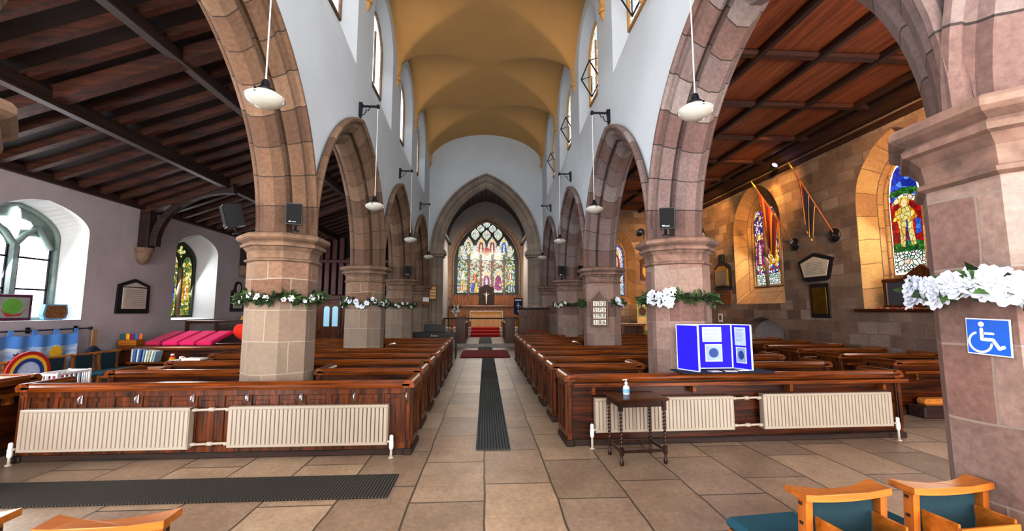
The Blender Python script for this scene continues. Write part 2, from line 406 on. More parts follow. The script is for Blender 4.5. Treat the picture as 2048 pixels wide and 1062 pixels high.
# nave arcade walls with clerestory
CLY = [3.8, 6.8, 9.8, 12.8, 15.8]
def clere_out(yc): return outline(yc, .95, 6.2, 8.02, 0.02, 10)
def clere_in(yc): return outline(yc, .62, 6.85, 7.95, 0.1, 10)
winno = [0]
def wn():
    winno[0] += 1; return 'window_%d' % winno[0]
g_clerL = glass('clear_leaded_quarries', ['#fdfdff', '#f4f6fb', '#ffffff', '#e9eef8'], 7, 2.6, .02)
g_clerR = glass('grey_leaded_quarries', ['#dfe6ee', '#c9d3dd', '#f4f7fa', '#b9c4c8'], 7, 1.6, .035)
for s, side in ((-1, 'north'), (1, 'south')):
    COLY = coly(s)
    mf = lambda a, z, d, s=s: (s * (NV + d), a, z)
    mb = MB()
    holes = []
    for y0, y1 in zip(COLY, COLY[1:]):
        holes.append(outline((y0 + y1) / 2, (y1 - y0) / 2 - .03, 2.5, 2.57, ARC, 16))
    holes.append(outline(COLY[0] - 2.02, 1.99, 2.5, 2.57, ARC, 16))
    for h in holes: h[0] = (h[0][0], -1); h[-1] = (h[-1][0], -1)
    cl = [clere_out(y) for y in CLY]
    wall_panel(mb, mf, -.2, EY, 2.5, 9.6, holes + cl, 0, 1.0)
    for y in CLY: reveal(mb, mf, clere_out(y), clere_in(y), .25, 0)
    mfb = lambda a, z, d, s=s: (s * (3.05 + d), a, z)
    wall_panel(mb, mfb, -.2, EY, 2.5, 6.1, holes, 1, 1.0)
    mb.build('wall_nave_' + side, [m_plaster, m_mauve if s < 0 else m_rubble], label='white plastered upper nave wall over the arches on the %s side' % ('plastered-aisle' if s < 0 else 'stone-walled-aisle'), cat='wall', kind='structure')
    # arches
    prof = [(.47, 2.42), (.475, 2.36), (.445, 2.325), (.41, 2.33), (.385, 2.36), (.40, 2.40), (.37, 2.425), (.30, 2.43), (.20, 2.53), (.20, 2.56), (.235, 2.585), (.265, 2.625), (.235, 2.65), (.125, 2.60), (.10, 2.61), (.0, 2.70),
            (.0, 2.83), (.10, 2.93), (.235, 2.93), (.20, 3.0), (.20, 3.02), (.30, 3.09), (.47, 3.09)]
    pl = [0]
    for (r, x), (r2, x2) in zip(prof, prof[1:]): pl.append(pl[-1] + math.hypot(r2 - r, x2 - x))
    spans = [(COLY[0] - 4.04, COLY[0])] + list(zip(COLY, COLY[1:]))
    for i, (y0, y1) in enumerate(spans):
        mb = MB(); yc = (y0 + y1) / 2; a = (y1 - y0) / 2 - .42; N = 18
        for sg in (-1, 1):
            P = []
            for r, x in prof:
                Rr = a + ARC + r; tm = math.acos(ARC / Rr)
                P.append([(s * x, yc + sg * (Rr * math.cos(tm * k / N) - ARC), 2.57 + Rr * math.sin(tm * k / N)) for k in range(N + 1)])
            L = (a + ARC + .2) * math.acos(ARC / (a + ARC + .2))
            mb.grid(P, 0, False, lambda i_, j, L=L: (L * j / N, pl[min(i_, len(pl) - 1)]))
        where = ['overhead nearest the viewer', 'between first and second column', 'between second and third column', 'between third column and chancel wall']
        mb.build('trim_%d' % (1 + i + (0 if s < 0 else 5)), m_arch if s < 0 else m_archR, kind='structure', cat='arch',
                 label='moulded pointed stone arch toward the %s aisle, %s' % ('plastered' if s < 0 else 'stone-walled', (['behind the viewer'] + where)[i]))
    # clerestory windows
    for i, y in enumerate(CLY):
        if i == 0: continue
        w = empty(wn(), (s * (NV + .25), y, 6.95), label='high arched nave window above the %s aisle, %s from the chancel wall' % ('plastered' if s < 0 else 'stone-walled', ['', 'fourth', 'third', 'second', 'first'][i]), cat='window', kind='structure')
        mfl = lambda a, z, d, s=s: (s * d, a, z)
        mb = MB(); o = [(a - y, z - 6.95) for a, z in clere_in(y)]
        plate(mb, mfl, o, 0); mb.build('glazing', g_clerL if s < 0 else g_clerR, w)
        mb = MB()
        mb.tube([mfl(a, z, -.02) for a, z in o + [o[0]]], .04, 6)
        mb.tube([mfl(0, 0, -.02), mfl(0, 1.3, -.02)], .03, 6)
        mb.build('stone_frame', m_cap if s < 0 else m_ochre, w)
        if s > 0:
            mb = MB()
            a0, a1, zb, zt = -.42, .42, .05, .5
            top = .30
            pts = [(a0, zb, -.03), (a1, zb, -.03), (a1, zt, -top), (a0, zt, -top)]
            P3 = [mfl(a, z, d) for a, z, d in pts]
            mb.tube(P3 + [P3[0]], .018, 6); 
            for a in (a0, a1): mb.tube([mfl(a, zb, -.03), mfl(a, zt + .1, -.03), mfl(a, zt, -top)], .014, 6)
            mb.build('hopper_frame', m_iron, w)

# vault: groined plaster barrel
def prf(u):
    u = min(1.0, abs(u)); return 7.98 + 1.32 * (1 - u ** 2.1) ** .52 * (1 - .03 * u)
mb = MB()
CB = [CLY[0] - 1.5 + 3 * k for k in range(6)]   # corbel stations
for b in range(5):
    yc = CLY[b]; y0 = yc - 1.5; NX, NY = 64, 40
    P = []
    for i in range(NX + 1):
        u = -1 + 2 * i / NX; row = []
        for j in range(NY + 1):
            v = -1 + 2 * j / NY
            row.append((u * (NV + .01), yc + v * 1.5 if not (b == 4 and j == NY) else EY + .05, max(prf(u), prf(v)) ))
        P.append(row)
    mb.grid(P, 0, True)
# a last strip closes the vault against the chancel wall
mb.build('ceiling_nave', m_ochre, label='ochre plaster vault with groined bays over the nave', cat='ceiling', kind='structure')
for s in (-1, 1):
    for k in range(1, 6):
        y = CB[k] if k < 5 else EY - .18
        w = empty('corbel', (s * NV, y, 7.85), label='small ochre vault corbel above the %s arches, %s from the chancel wall' % ('plastered-aisle' if s < 0 else 'stone-walled-aisle', ['', 'fifth', 'fourth', 'third', 'second', 'first'][k]), cat='corbel', group='vault corbels', kind='structure')
        mb = MB(); mb.lathe([(.005, -.18), (.03, -.16), (.05, -.1), (.07, -.05), (.06, 0)], 10); mb.build('corbel_drop', m_ochre, w)
        mb = MB(); mb.lathe([(.09, 0), (.11, .02), (.11, .07), (.08, .09), (.07, .2), (.12, .4)], 10); mb.build('corbel_cap', m_ochre, w)

# columns
def pillar(x, y, s, label):
    w = empty('pillar', (x, y, 0), label=label, cat='column', kind='structure')
    k = 1 / math.cos(PI / 8); A = PI / 8
    sh = m_shaft if s < 0 else m_shaftR; cp = m_cap if s < 0 else m_capR
    mb = MB(); mb.lathe([(.40 * k, .2), (.40 * k, 2.28)], 8, sm=False, a0=A, cap=False); mb.build('shaft', sh, w)
    mb = MB(); mb.lathe([(.40 * k, 2.22), (.43 * k, 2.235), (.435 * k, 2.255), (.40 * k, 2.27), (.41 * k, 2.36), (.45 * k, 2.41), (.48 * k, 2.42), (.485 * k, 2.45), (.46 * k, 2.475), (.51 * k, 2.50), (.53 * k, 2.52), (.53 * k, 2.55), (.51 * k, 2.575), (.42 * k, 2.60)], 8, sm=False, a0=A); mb.build('capital', cp, w)
    mb = MB(); mb.lathe([(.48 * k, 0), (.48 * k, .14), (.45 * k, .17), (.42 * k, .22)], 8, sm=False, a0=A); mb.build('plinth', sh, w)
    return w
ORD = ['nearest the viewer', 'first beyond the front pew', 'second beyond the front pew', 'third beyond the front pew', 'against the chancel wall']
for s in (-1, 1):
    for i, y in enumerate(coly(s)):
        pillar(s * 2.75, y, s, 'octagonal sandstone column toward the %s aisle, %s' % ('plastered' if s < 0 else 'stone-walled', ORD[i]))

# chancel arch wall
mfE = lambda a, z, d: (a, EY + d, z)
mb = MB()
ca_o = outline(0, 2.28, -1, 4.15, 1.27, 18)
wall_panel(mb, mfE, -NV, NV, 0, 9.7, [ca_o], 0, .5)
mb.build('wall_east', m_plaster, label='white gable wall above the chancel arch', cat='wall', kind='structure')
mb = MB()
prof = [(.50, 18.17), (.50, 18.10), (.43, 18.08), (.40, 18.18), (.30, 18.20), (.22, 18.26), (.2, 18.32), (.1, 18.34), (0, 18.42), (0, 18.7), (.45, 18.8)]
for sg in (-1, 1):
    P = []
    for r, y in prof:
        Rr = 1.85 + 1.27 + r; tm = math.acos(1.27 / Rr)
        P.append([(sg * (Rr * math.cos(tm * k / 22) - 1.27), y, 4.15 + Rr * math.sin(tm * k / 22)) for k in range(23)])
    mb.grid(P, 0, False, lambda i, j: (j * .19, i * .1))
    # jambs
    P = [[(sg * (1.85 + r), y, z) for z in (0, 2, 4.15)] for r, y in prof]
    mb.grid(P, 0, False, lambda i, j: ((0, 2, 4.15)[j], i * .1))
    mb.box(sg * 1.72, sg * 2.42, 18.03, 18.8, 3.95, 4.17, c=.04); mb.box(sg * 1.78, sg * 2.4, 18.08, 18.8, 3.86, 3.95, c=.03)
mb.build('trim_11', m_paleStone, label='tall pointed chancel arch of pale stone with carved capitals', cat='arch', kind='structure')

# north aisle
m_n1o, m_n1i = outline(7.92, .84, 1.42, 3.08, .35, 10, .46), outline(7.77, .76, 1.42, 2.9, .35, 10, .55)
n2o, n2i = outline(11.97, .84, 1.36, 3.15, .5, 10, .48), outline(11.83, .54, 1.42, 2.9, .5, 10, .5)
n3o, n3i = outline(15.9, .84, 1.36, 3.15, .5, 10, .48), outline(15.85, .54, 1.42, 2.9, .5, 10, .5)
n0o, n0i = outline(3.92, .84, 1.42, 3.08, .35, 10, .46), outline(3.85, .76, 1.42, 2.9, .35, 10, .55)
mfN = lambda a, z, d: (NW - d, a, z)
mb = MB(); wall_panel(mb, mfN, -2.5, EY, 0, 4.0, [n0o, m_n1o, n2o, n3o])
for o, i in ((n0o, n0i), (m_n1o, m_n1i), (n2o, n2i), (n3o, n3i)): reveal(mb, mfN, o, i, .36, 1)
mb.face([(NW, EY, 0), (-3.05, EY, 0), (-3.05, EY, 6.1), (NW, EY, 6.1)], None, 0)
mb.build('wall_north', [m_mauve, m_sillwhite], label='mauve-grey plastered aisle wall with splayed windows and wall tablets', cat='wall', kind='structure')
mb = MB(); mb.face([(NW - .1, -2.5, 3.96), (NW - .1, EY, 3.96), (-2.9, EY, 5.8), (-2.9, -2.5, 5.8)])
ceilN = mb.build('ceiling_north', m_boards, label='dark boarded lean-to roof with rafters and purlins over the plastered aisle', cat='ceiling', kind='structure')
def roofz(x): return 4.0 + (5.75 - 4.0) * (x - NW) / (4.7)
rm = MB(); rm.ext_y([(NW, -.13 + 4.0), (NW, 4.02), (-3.0, 5.77), (-3.0, 5.64)], -.05, .05)
rme = rm.mesh('rafter', m_rafter)
y = -2.2
while y < 18:
    o = bpy.data.objects.new('rafter', rme); COL.objects.link(o); o.location = (0, y, 0); o.parent = ceilN; y += .46
for x, hh in ((-5.94, .2), (-4.3, .15)):
    mb = MB(); z = roofz(x) - .1; mb.box(x - .08, x + .08, -2.4, EY, z - hh, z, c=.015); mb.build('purlin', m_darky, ceilN)
mb = MB(); mb.box(NW, NW + .1, -2.4, EY, 3.85, 4.0, c=.01); mb.build('wall_plate', m_darky, ceilN)
for y in (5.98, 10.02, 14.0):
    w = empty('roof_truss', (0, y, 0), kind='structure', cat='beam', label='dark oak roof truss with wall post and curved brace, %s in the plastered aisle' % {5.98: 'nearest', 10.02: 'springing from the carved corbel between the windows', 14.0: 'farthest'}[y])
    mb = MB(); mb.ext_y([(NW, 3.74), (NW, 3.95), (-3.05, 5.7), (-3.05, 5.49)], -.1, .1); mb.build('principal_rafter', m_rafter, w)
    mb = MB(); mb.box(NW, NW + .22, -.12, .12, 2.98, 3.8, c=.015); mb.build('wall_post', m_dark, w)
    if y < 6: continue
    P = []
    for k in range(11):
        t = k / 10; th = t * PI / 2
        P.append((NW + .2 + 1.75 * (1 - math.cos(th)), 3.05 + 1.4 * math.sin(th) + .0 * t))
    mb = MB(); lo = [(x + .14 * (1 - k / 10) + .03, z - .16 * (k / 10) - .02) for k, (x, z) in enumerate(P)]
    mb.ext_y(P + lo[::-1], -.07, .07); mb.build('curved_brace', m_dark, w)
    mb = MB(); mb.lathe([(.02, 2.62), (.09, 2.66), (.14, 2.76), (.15, 2.84), (.17, 2.9), (.2, 2.93), (.2, 2.99)], 12, NW + .06, 0); mb.build('corbel', m_cap, w)

# south aisle
s1o, s1i = outline(8.05, 1.0, 1.6, 4.0, .45, 12), outline(8.12, .7, 1.66, 3.95, .55, 12)
s2o, s2i = outline(12.7, 1.18, 1.8, 4.1, .3, 12), outline(12.93, .66, 2.35, 4.15, .55, 12)
s3o, s3i = outline(16.6, 1.0, 1.75, 4.0, .35, 12), outline(16.8, .62, 2.3, 3.9, .55, 12)
s0o, s0i = outline(3.9, .9, 1.75, 4.0, .35, 12), outline(3.9, .7, 2.3, 3.9, .55, 12)
d1o = outline(12.62, .95, -1, .92, .5, 8, .48); d1i = outline(12.55, .85, -1, .9, .5, 8, .45)
mfS = lambda a, z, d: (SW + d, a, z)
mb = MB(); wall_panel(mb, mfS, -2.5, EY, 0, 6.1, [s0o, s1o, s2o, s3o, d1o])
for o, i in ((s0o, s0i), (s1o, s1i), (s2o, s2i), (s3o, s3i)): reveal(mb, mfS, o, i, .5, 1)
reveal(mb, mfS, d1o, d1i, .3, 0)
# east wall of the aisle, with its own window
se_o, se_i = outline(5.72, .78, 1.85, 4.0, .4, 10), outline(5.72, .5, 2.2, 3.95, .5, 10)
wall_panel(mb, mfE, 3.05, SW, 0, 6.1, [se_o]); reveal(mb, mfE, se_o, se_i, .45, 1)
mb.build('wall_south', [m_rubble, m_ashlar], label='bare coursed sandstone aisle wall with deep stained glass windows', cat='wall', kind='structure')
mb = MB(); mb.face([(3.0, -2.5, 6.0), (SW, -2.5, 6.0), (SW, EY, 6.0), (3.0, EY, 6.0)])
ceilS = mb.build('ceiling_south', m_brown, label='flat brown boarded ceiling with dark ribs over the stone-walled aisle', cat='ceiling', kind='structure')
for x in (3.55, 4.63, 5.7, 6.78, 7.85):
    mb = MB(); mb.box(x - .07, x + .07, -2.4, EY, 5.88, 6.0, c=.03); mb.build('long_rib', m_rib, ceilS)
for k in range(12):
    y = -2 + 1.72 * k
    mb = MB(); mb.box(3.05, SW, y - .1, y + .1, 5.9, 6.0, c=.04); mb.build('cross_rib', m_ribx, ceilS)
mb = MB(); mb.ext_y([(SW, 5.7), (SW - .1, 5.72), (SW - .16, 5.8), (SW - .2, 5.9), (SW - .3, 5.92), (SW - .3, 6.0), (SW, 6.0)], -2.4, EY); mb.build('cornice', m_rib, ceilS)
mb = MB(); mb.ext_y([(SW, 5.5), (SW - .06, 5.5), (SW - .08, 5.62), (SW, 5.64)], -2.4, EY); mb.build('wall_plate', m_rib, ceilS)

# chancel
mb = MB()
for s in (-1, 1):
    mb.face([(s * 2.35, 18.7, 0), (s * 2.35, 27.05, 0), (s * 2.35, 27.05, 6), (s * 2.35, 18.7, 6)])
    mb.box(s * 2.30, s * 2.36, 20.2, 21.6, 2.0, 4.2, 0)
e_o, e_i = outline(0.05, 2.42, 2.2, 4.6, .75, 16), outline(0.05, 2.12, 2.45, 4.55, .75, 16)
mfC = lambda a, z, d: (a, 27.0 + d, z)
wall_panel(mb, mfC, -2.4, 2.4, 0, 9.0, [e_o], 0, .5); reveal(mb, mfC, e_o, e_i, .3, 1)
mb.build('wall_chancel', [plain('chancel_plaster', '#8b8480', .9, var=.06, scale=2), m_cap], label='grey plastered chancel walls around the great window', cat='wall', kind='structure')
mb = MB(); N = 14
pts = arch_pts(0, 2.4, 5.8, .42, N)
P = [[(x, y, z) for y in (18.5, 27.1)] for x, z in pts]
mb.grid(P, 0, False)
ceilC = mb.build('ceiling_chancel', m_dark, label='black boarded pointed wagon roof of the chancel', cat='ceiling', kind='structure')
for k in range(1, len(pts) - 1, 1):
    x, z = pts[k]; nx, nz = -x, -(z - 4.9); L = math.hypot(nx, nz); nx, nz = nx / L * .05, nz / L * .05
    mb = MB(); mb.tube([(x + nx * .3, 18.75, z + nz * .3), (x + nx * .3, 27, z + nz * .3)], .03, 5); mb.build('board_rib', m_black, ceilC)
for s in (-1, 1):
    mb = MB(); mb.box(s * 2.18, s * 2.38, 18.75, 27, 5.7, 5.84, c=.02); mb.build('wall_plate', m_dark, ceilC)
mb = MB()
for z, y in ((.3, 23.4), (.45, 24.1), (.6, 24.8)): mb.box(-2.33, 2.33, y, 27.0, .15, z, c=.01)
mb.build('trim_12', m_tiles, label='stone sanctuary steps rising to the altar', cat='steps', kind='structure')

# ------------------------------------------------------------------ stained glass
G = dict(
    white=glass('pale_painted_glass', ['#f6f6ea', '#dfeadf', '#f3e9c0', '#ffffff', '#c9dcc4', '#efd0c0'], 10, 1.0, .07),
    foliage=glass('green_white_glass', ['#e9efe0', '#6e9b63', '#e9e5cf', '#2f6a3a', '#d0b84a', '#c4d8e4'], 10, .9, .085),
    canopy=glass('canopy_glass', ['#f2efe2', '#d8b8a0', '#f8f4ea', '#a04a30', '#c6d2bc', '#6f8f5a'], 11, .85, .085, seed=3),
    purple=glass('purple_glass', ['#8b1d6f', '#a8217c', '#6a1462', '#b7348c'], 10, 1.0, .03, seed=1),
    red=glass('ruby_glass', ['#b3131a', '#8e0d16', '#cf2a22', '#a01212'], 10, 1.0, .03, seed=2),
    blue=glass('blue_glass', ['#1c49a8', '#2a63c9', '#123079', '#3b86d8'], 10, 1.1, .04, seed=4),
    gold=glass('gold_glass', ['#e0a51e', '#f0c23a', '#c98a12', '#f5d766'], 12, 1.1, .04, seed=5),
    flesh=glass('flesh_glass', ['#f4dcc0', '#efd2ae'], 6, 1.1, .0, seed=6),
    green=glass('green_glass', ['#1f6b2a', '#2f8a35', '#154d20', '#4a9a3a'], 14, .9, .04, seed=7),
    armour=glass('straw_glass', ['#e8d68a', '#f0e2a4', '#d4bd66', '#e2cf86'], 8, 1.0, .035, seed=8),
    sky=glass('sky_glass', ['#1a3fb8', '#2f62e0', '#5f97ef', '#1530a0'], 9, 1.1, .04, seed=9),
    lattice=glass('black_white_glass', ['#eef3ee', '#cfe0d2', '#ffffff', '#a9c8b4'], 15, 1.3, .13, seed=10),
    violet=glass('violet_pane_mix', ['#5a3b9a', '#d8d0ea', '#8b2f4a', '#efe9f6', '#3a2a7a', '#caa23a'], 15, 1.2, .08, seed=11),
    mixed=glass('many_coloured_glass', ['#c9322a', '#f0e6c8', '#2f5cb8', '#e0b02a', '#f4f0ea', '#3f7a3a'], 15, 1.2, .08, seed=12),
    yellowg=glass('yellow_green_glass', ['#d8d07a', '#8a9a4a', '#f0eab0', '#b8a838', '#5a7a4a'], 13, 1.2, .07, seed=13),
    clear=glass('bright_clear_glass', ['#ffffff', '#f4f8ff', '#eef4ff', '#ffffff'], 5, 3.2, .012, seed=14),
    edge=glow('white_border_glass', '#f2f4e8', 1.4))
GK = list(G); GM = [G[k] for k in GK]
def gi(k): return GK.index(k)
def pointed(a, z0, zs, zp, hw, n=6):
    out = [(a - hw, z0), (a + hw, z0)]
    for k in range(n + 1):
        t = k / n; out.append((a + hw * math.cos(t * PI / 2) ** .8, zs + (zp - zs) * math.sin(t * PI / 2) ** 1.15))
    for k in range(n - 1, -1, -1):
        t = k / n; out.append((a - hw * math.cos(t * PI / 2) ** .8, zs + (zp - zs) * math.sin(t * PI / 2) ** 1.15))
    return out
def ogee(a, z, hw, hh, n=5):
    out = []
    for q in range(4):
        for k in range(n):
            t = k / n
            if q % 2: t = 1 - t
            x = hw * math.cos(t * PI / 2) ** 1.3; y = hh * t ** .85
            out.append((a + (x if q in (0, 3) else -x), z + (y if q < 2 else -y)))
    return out
def quatre(a, z, r, n=24): return [(a + r * (.72 + .28 * math.cos(4 * t)) * math.cos(t), z + r * (.72 + .28 * math.cos(4 * t)) * math.sin(t)) for t in [2 * PI * k / n for k in range(n)]]
def saint(mb, mf, a, z, h, robe, d, under='white', halo='gold'):
    w = h * .2
    plate(mb, mf, [(a - w, z), (a + w, z), (a + w * .95, z + h * .3), (a + w * .75, z + h * .62), (a + w * .3, z + h * .78), (a - w * .3, z + h * .78), (a - w * .8, z + h * .6), (a - w * .9, z + h * .3)], d, gi(robe))
    plate(mb, mf, [(a - w * .35, z + h * .05), (a + w * .25, z + h * .02), (a + w * .35, z + h * .5), (a, z + h * .74), (a - w * .3, z + h * .5)], d - .002, gi(under))
    plate(mb, mf, circ(a, z + h * .87, h * .105), d - .002, gi(halo))
    plate(mb, mf, circ(a, z + h * .86, h * .06, h * .075), d - .004, gi('flesh'))
def tracery_bar(mb, mf, pts, r, d, mi=0): mb.tube([mf(a, z, d) for a, z in pts], r, 6, mi)

# great east window
w = empty(wn(), (0, 27.3, 2.4), label='great five-light stained glass window with net tracery at the far end', cat='window', kind='structure')
mfG = lambda a, z, d: (a, d, z - 2.4)
mb = MB(); plate(mb, mfG, e_i, .02); mb.build('tracery_plate', m_black, w)
U = lambda cx: (cx - 357) * .0080 + .02
Z = lambda cy: 2.55 + (1021.8 - cy) * .00814
robes = ['foliage', 'gold', 'purple', 'purple', 'white']
for k, cx in enumerate((170, 268, 361, 455, 548)):
    mb = MB(); a = U(cx)
    plate(mb, mfG, pointed(a, Z(1003), Z(790), Z(742), .315), -.0, gi('foliage' if k in (0, 4) else 'canopy'))
    plate(mb, mfG, pointed(a, Z(998), Z(860), Z(812), .25), -.004, gi('white' if k in (2, 3) else 'foliage'))
    if k in (0, 4):
        saint(mb, mfG, a - .06, Z(990), .55, 'red' if k == 0 else 'green', -.008, 'white'); saint(mb, mfG, a + .1, Z(992), .5, 'gold' if k == 0 else 'blue', -.012)
        saint(mb, mfG, a + .03, Z(900), .6, 'white' if k == 0 else 'red', -.008, 'flesh')
    elif k == 1:
        saint(mb, mfG, a - .1, Z(995), .75, 'blue', -.008, 'blue'); saint(mb, mfG, a + .1, Z(1000), .6, 'gold', -.012, 'gold'); saint(mb, mfG, a, Z(925), .75, 'red', -.010, 'gold')
    else:
        saint(mb, mfG, a, Z(975), 1.15, 'purple' if k == 2 else 'purple', -.008, 'white' if k == 2 else 'red')
        if k == 3: plate(mb, mfG, circ(a, Z(950), .24, .3), -.012, gi('purple')); plate(mb, mfG, circ(a + .12, Z(940), .08), -.014, gi('gold'))
        else: plate(mb, mfG, [(a - .28, Z(1003)), (a + .28, Z(1003)), (a + .28, Z(975)), (a - .28, Z(975))], -.012, gi('red'))
    mb.build('stained_light', GM, w)
    mb = MB(); plate(mb, mfG, pointed(a, Z(742 if k != 2 else 748), Z(690), Z(628 if k != 2 else 640), .29), -.0, gi('foliage'))
    plate(mb, mfG, pointed(a, Z(712), Z(670), Z(632 if k != 2 else 645), .15), -.004, gi('white' if k != 2 else 'red'))
    mb.build('tracery_light', GM, w)
for cx, cy, hw, hh, kind in [(215, 632, .29, .60, 'foliage'), (316, 632, .29, .60, 'red'), (405, 632, .29, .60, 'red'), (500, 632, .29, .60, 'blue'),
                             (268, 541, .27, .40, 'white'), (360, 546, .27, .36, 'white'), (453, 541, .27, .40, 'white'), (313, 494, .24, .27, 'white'), (407, 494, .24, .27, 'white'), (360, 460, .22, .24, 'white')]:
    mb = MB(); plate(mb, mfG, ogee(U(cx), Z(cy), hw, hh), 0, gi('white'))
    if hh > .5: saint(mb, mfG, U(cx), Z(cy) - .42, .85, kind, -.004)
    else: plate(mb, mfG, quatre(U(cx), Z(cy), hw * .8), -.004, gi('lattice'))
    mb.build('tracery_light', GM, w)
mb = MB()
for cx in (219, 314, 408, 502): mb.box(U(cx) - .05, U(cx) + .05, -.1, .02, 0, Z(760) - 2.4, c=.02)
mb.tube([mfG(a, z, -.05) for a, z in e_i], .07, 6)
mb.build('mullion', m_cap, w)

def aisle_window(loc, rz, gl, label, build, frame=m_cap, H_=None):
    """gl outline in local (a,z); local +y points out of the room"""
    w = empty(wn(), loc, rz, label=label, cat='window', kind='structure')
    mfl = lambda a, z, d: (a, d, z)
    mb = MB(); plate(mb, mfl, gl, .03); mb.build('stone_tracery', frame, w)
    mb = MB(); mb.tube([mfl(a, z, 0) for a, z in gl + [gl[0]]], .05, 6); mb.build('stone_frame', frame, w)
    build(w, mfl); return w
def loc_outline(o, yc, z0, flip=1): return [((a - yc) * flip, z - z0) for a, z in o]

# plastered aisle windows: local x = -world y for rz=+90 (outward -x)
m_pale = plain('pale_green_stone', '#8fa09c', .8, var=.15)
m_greenstone = plain('dark_green_stone', '#3a4434', .8, var=.2)  # dark green window stone
def win_clear(w, mf):
    for a in (-.36, .36):
        mb = MB(); plate(mb, mf, pointed(a, .06, 1.2, 1.5, .28), .0, gi('clear'))
        mb.build('clear_light', GM, w)
        mb = MB()
        for z in (.55, 1.1): mb.box(a - .28, a + .28, -.03, -.005, z - .015, z + .015)
        for q in (-.27, .27): mb.box(a + q - .012, a + q + .012, -.03, -.005, .06, 1.3)
        mb.build('glazing_bar', m_iron, w)
    mb = MB(); plate(mb, mf, quatre(0, 1.68, .3), 0, gi('clear')); mb.build('quatrefoil_light', GM, w)
    mb = MB(); mb.box(-.07, .07, -.08, .02, 0, 1.35, c=.03)
    for s in (-1, 1): mb.tube([mf(0, 1.3, -.03), mf(s * .15, 1.5, -.03), mf(s * .36, 1.66, -.03), mf(s * .62, 1.3, -.03)], .05, 6)
    mb.build('mullion', m_pale, w)
lo = loc_outline(m_n1i, 7.77, 1.42)
aisle_window((NW - .36, 7.77, 1.42), PI / 2, lo, 'bright clear two-light window behind the picture and print on its sill', win_clear, m_pale)
aisle_window((NW - .36, 3.85, 1.42), PI / 2, loc_outline(n0i, 3.85, 1.42), 'clear window beside the viewer in the plastered aisle', win_clear, m_pale)
def two_light(mats, base, robe, z_top, hw=.22, off=.31, lower=None):
    def f(w, mf):
        for k, a in enumerate((-off, off)):
            mb = MB(); plate(mb, mf, pointed(a, .05, z_top - .35, z_top, hw), 0, gi(mats))
            plate(mb, mf, [(a - hw * .8, .5), (a + hw * .8, .5), (a + hw * .8, z_top * .55), (a - hw * .8, z_top * .55)], -.003, gi(base))
            saint(mb, mf, a, z_top * .28, z_top * .42, robe[k], -.006)
            if lower: plate(mb, mf, [(a - hw, .05), (a + hw, .05), (a + hw, .4), (a - hw, .4)], -.004, gi(lower))
            mb.build('stained_light', GM, w)
        mb = MB(); plate(mb, mf, quatre(0, z_top + .12, .17), 0, gi(mats)); mb.build('quatrefoil_light', GM, w)
        mb = MB(); mb.box(-.06, .06, -.07, .02, 0, z_top - .3, c=.025); mb.build('mullion', m_cap, w)
    return f
aisle_window((NW - .36, 11.83, 1.42), PI / 2, loc_outline(n2i, 11.83, 1.42), 'yellow-green stained glass window with a blue-robed figure, between the wall tablets', two_light('yellowg', 'yellowg', ['blue', 'gold'], 1.62, .19, .27), m_greenstone)
aisle_window((NW - .36, 15.85, 1.42), PI / 2, loc_outline(n3i, 15.85, 1.42), 'far stained glass window of the plastered aisle, half hidden by the first column', two_light('mixed', 'white', ['blue', 'red'], 1.62, .19, .27))
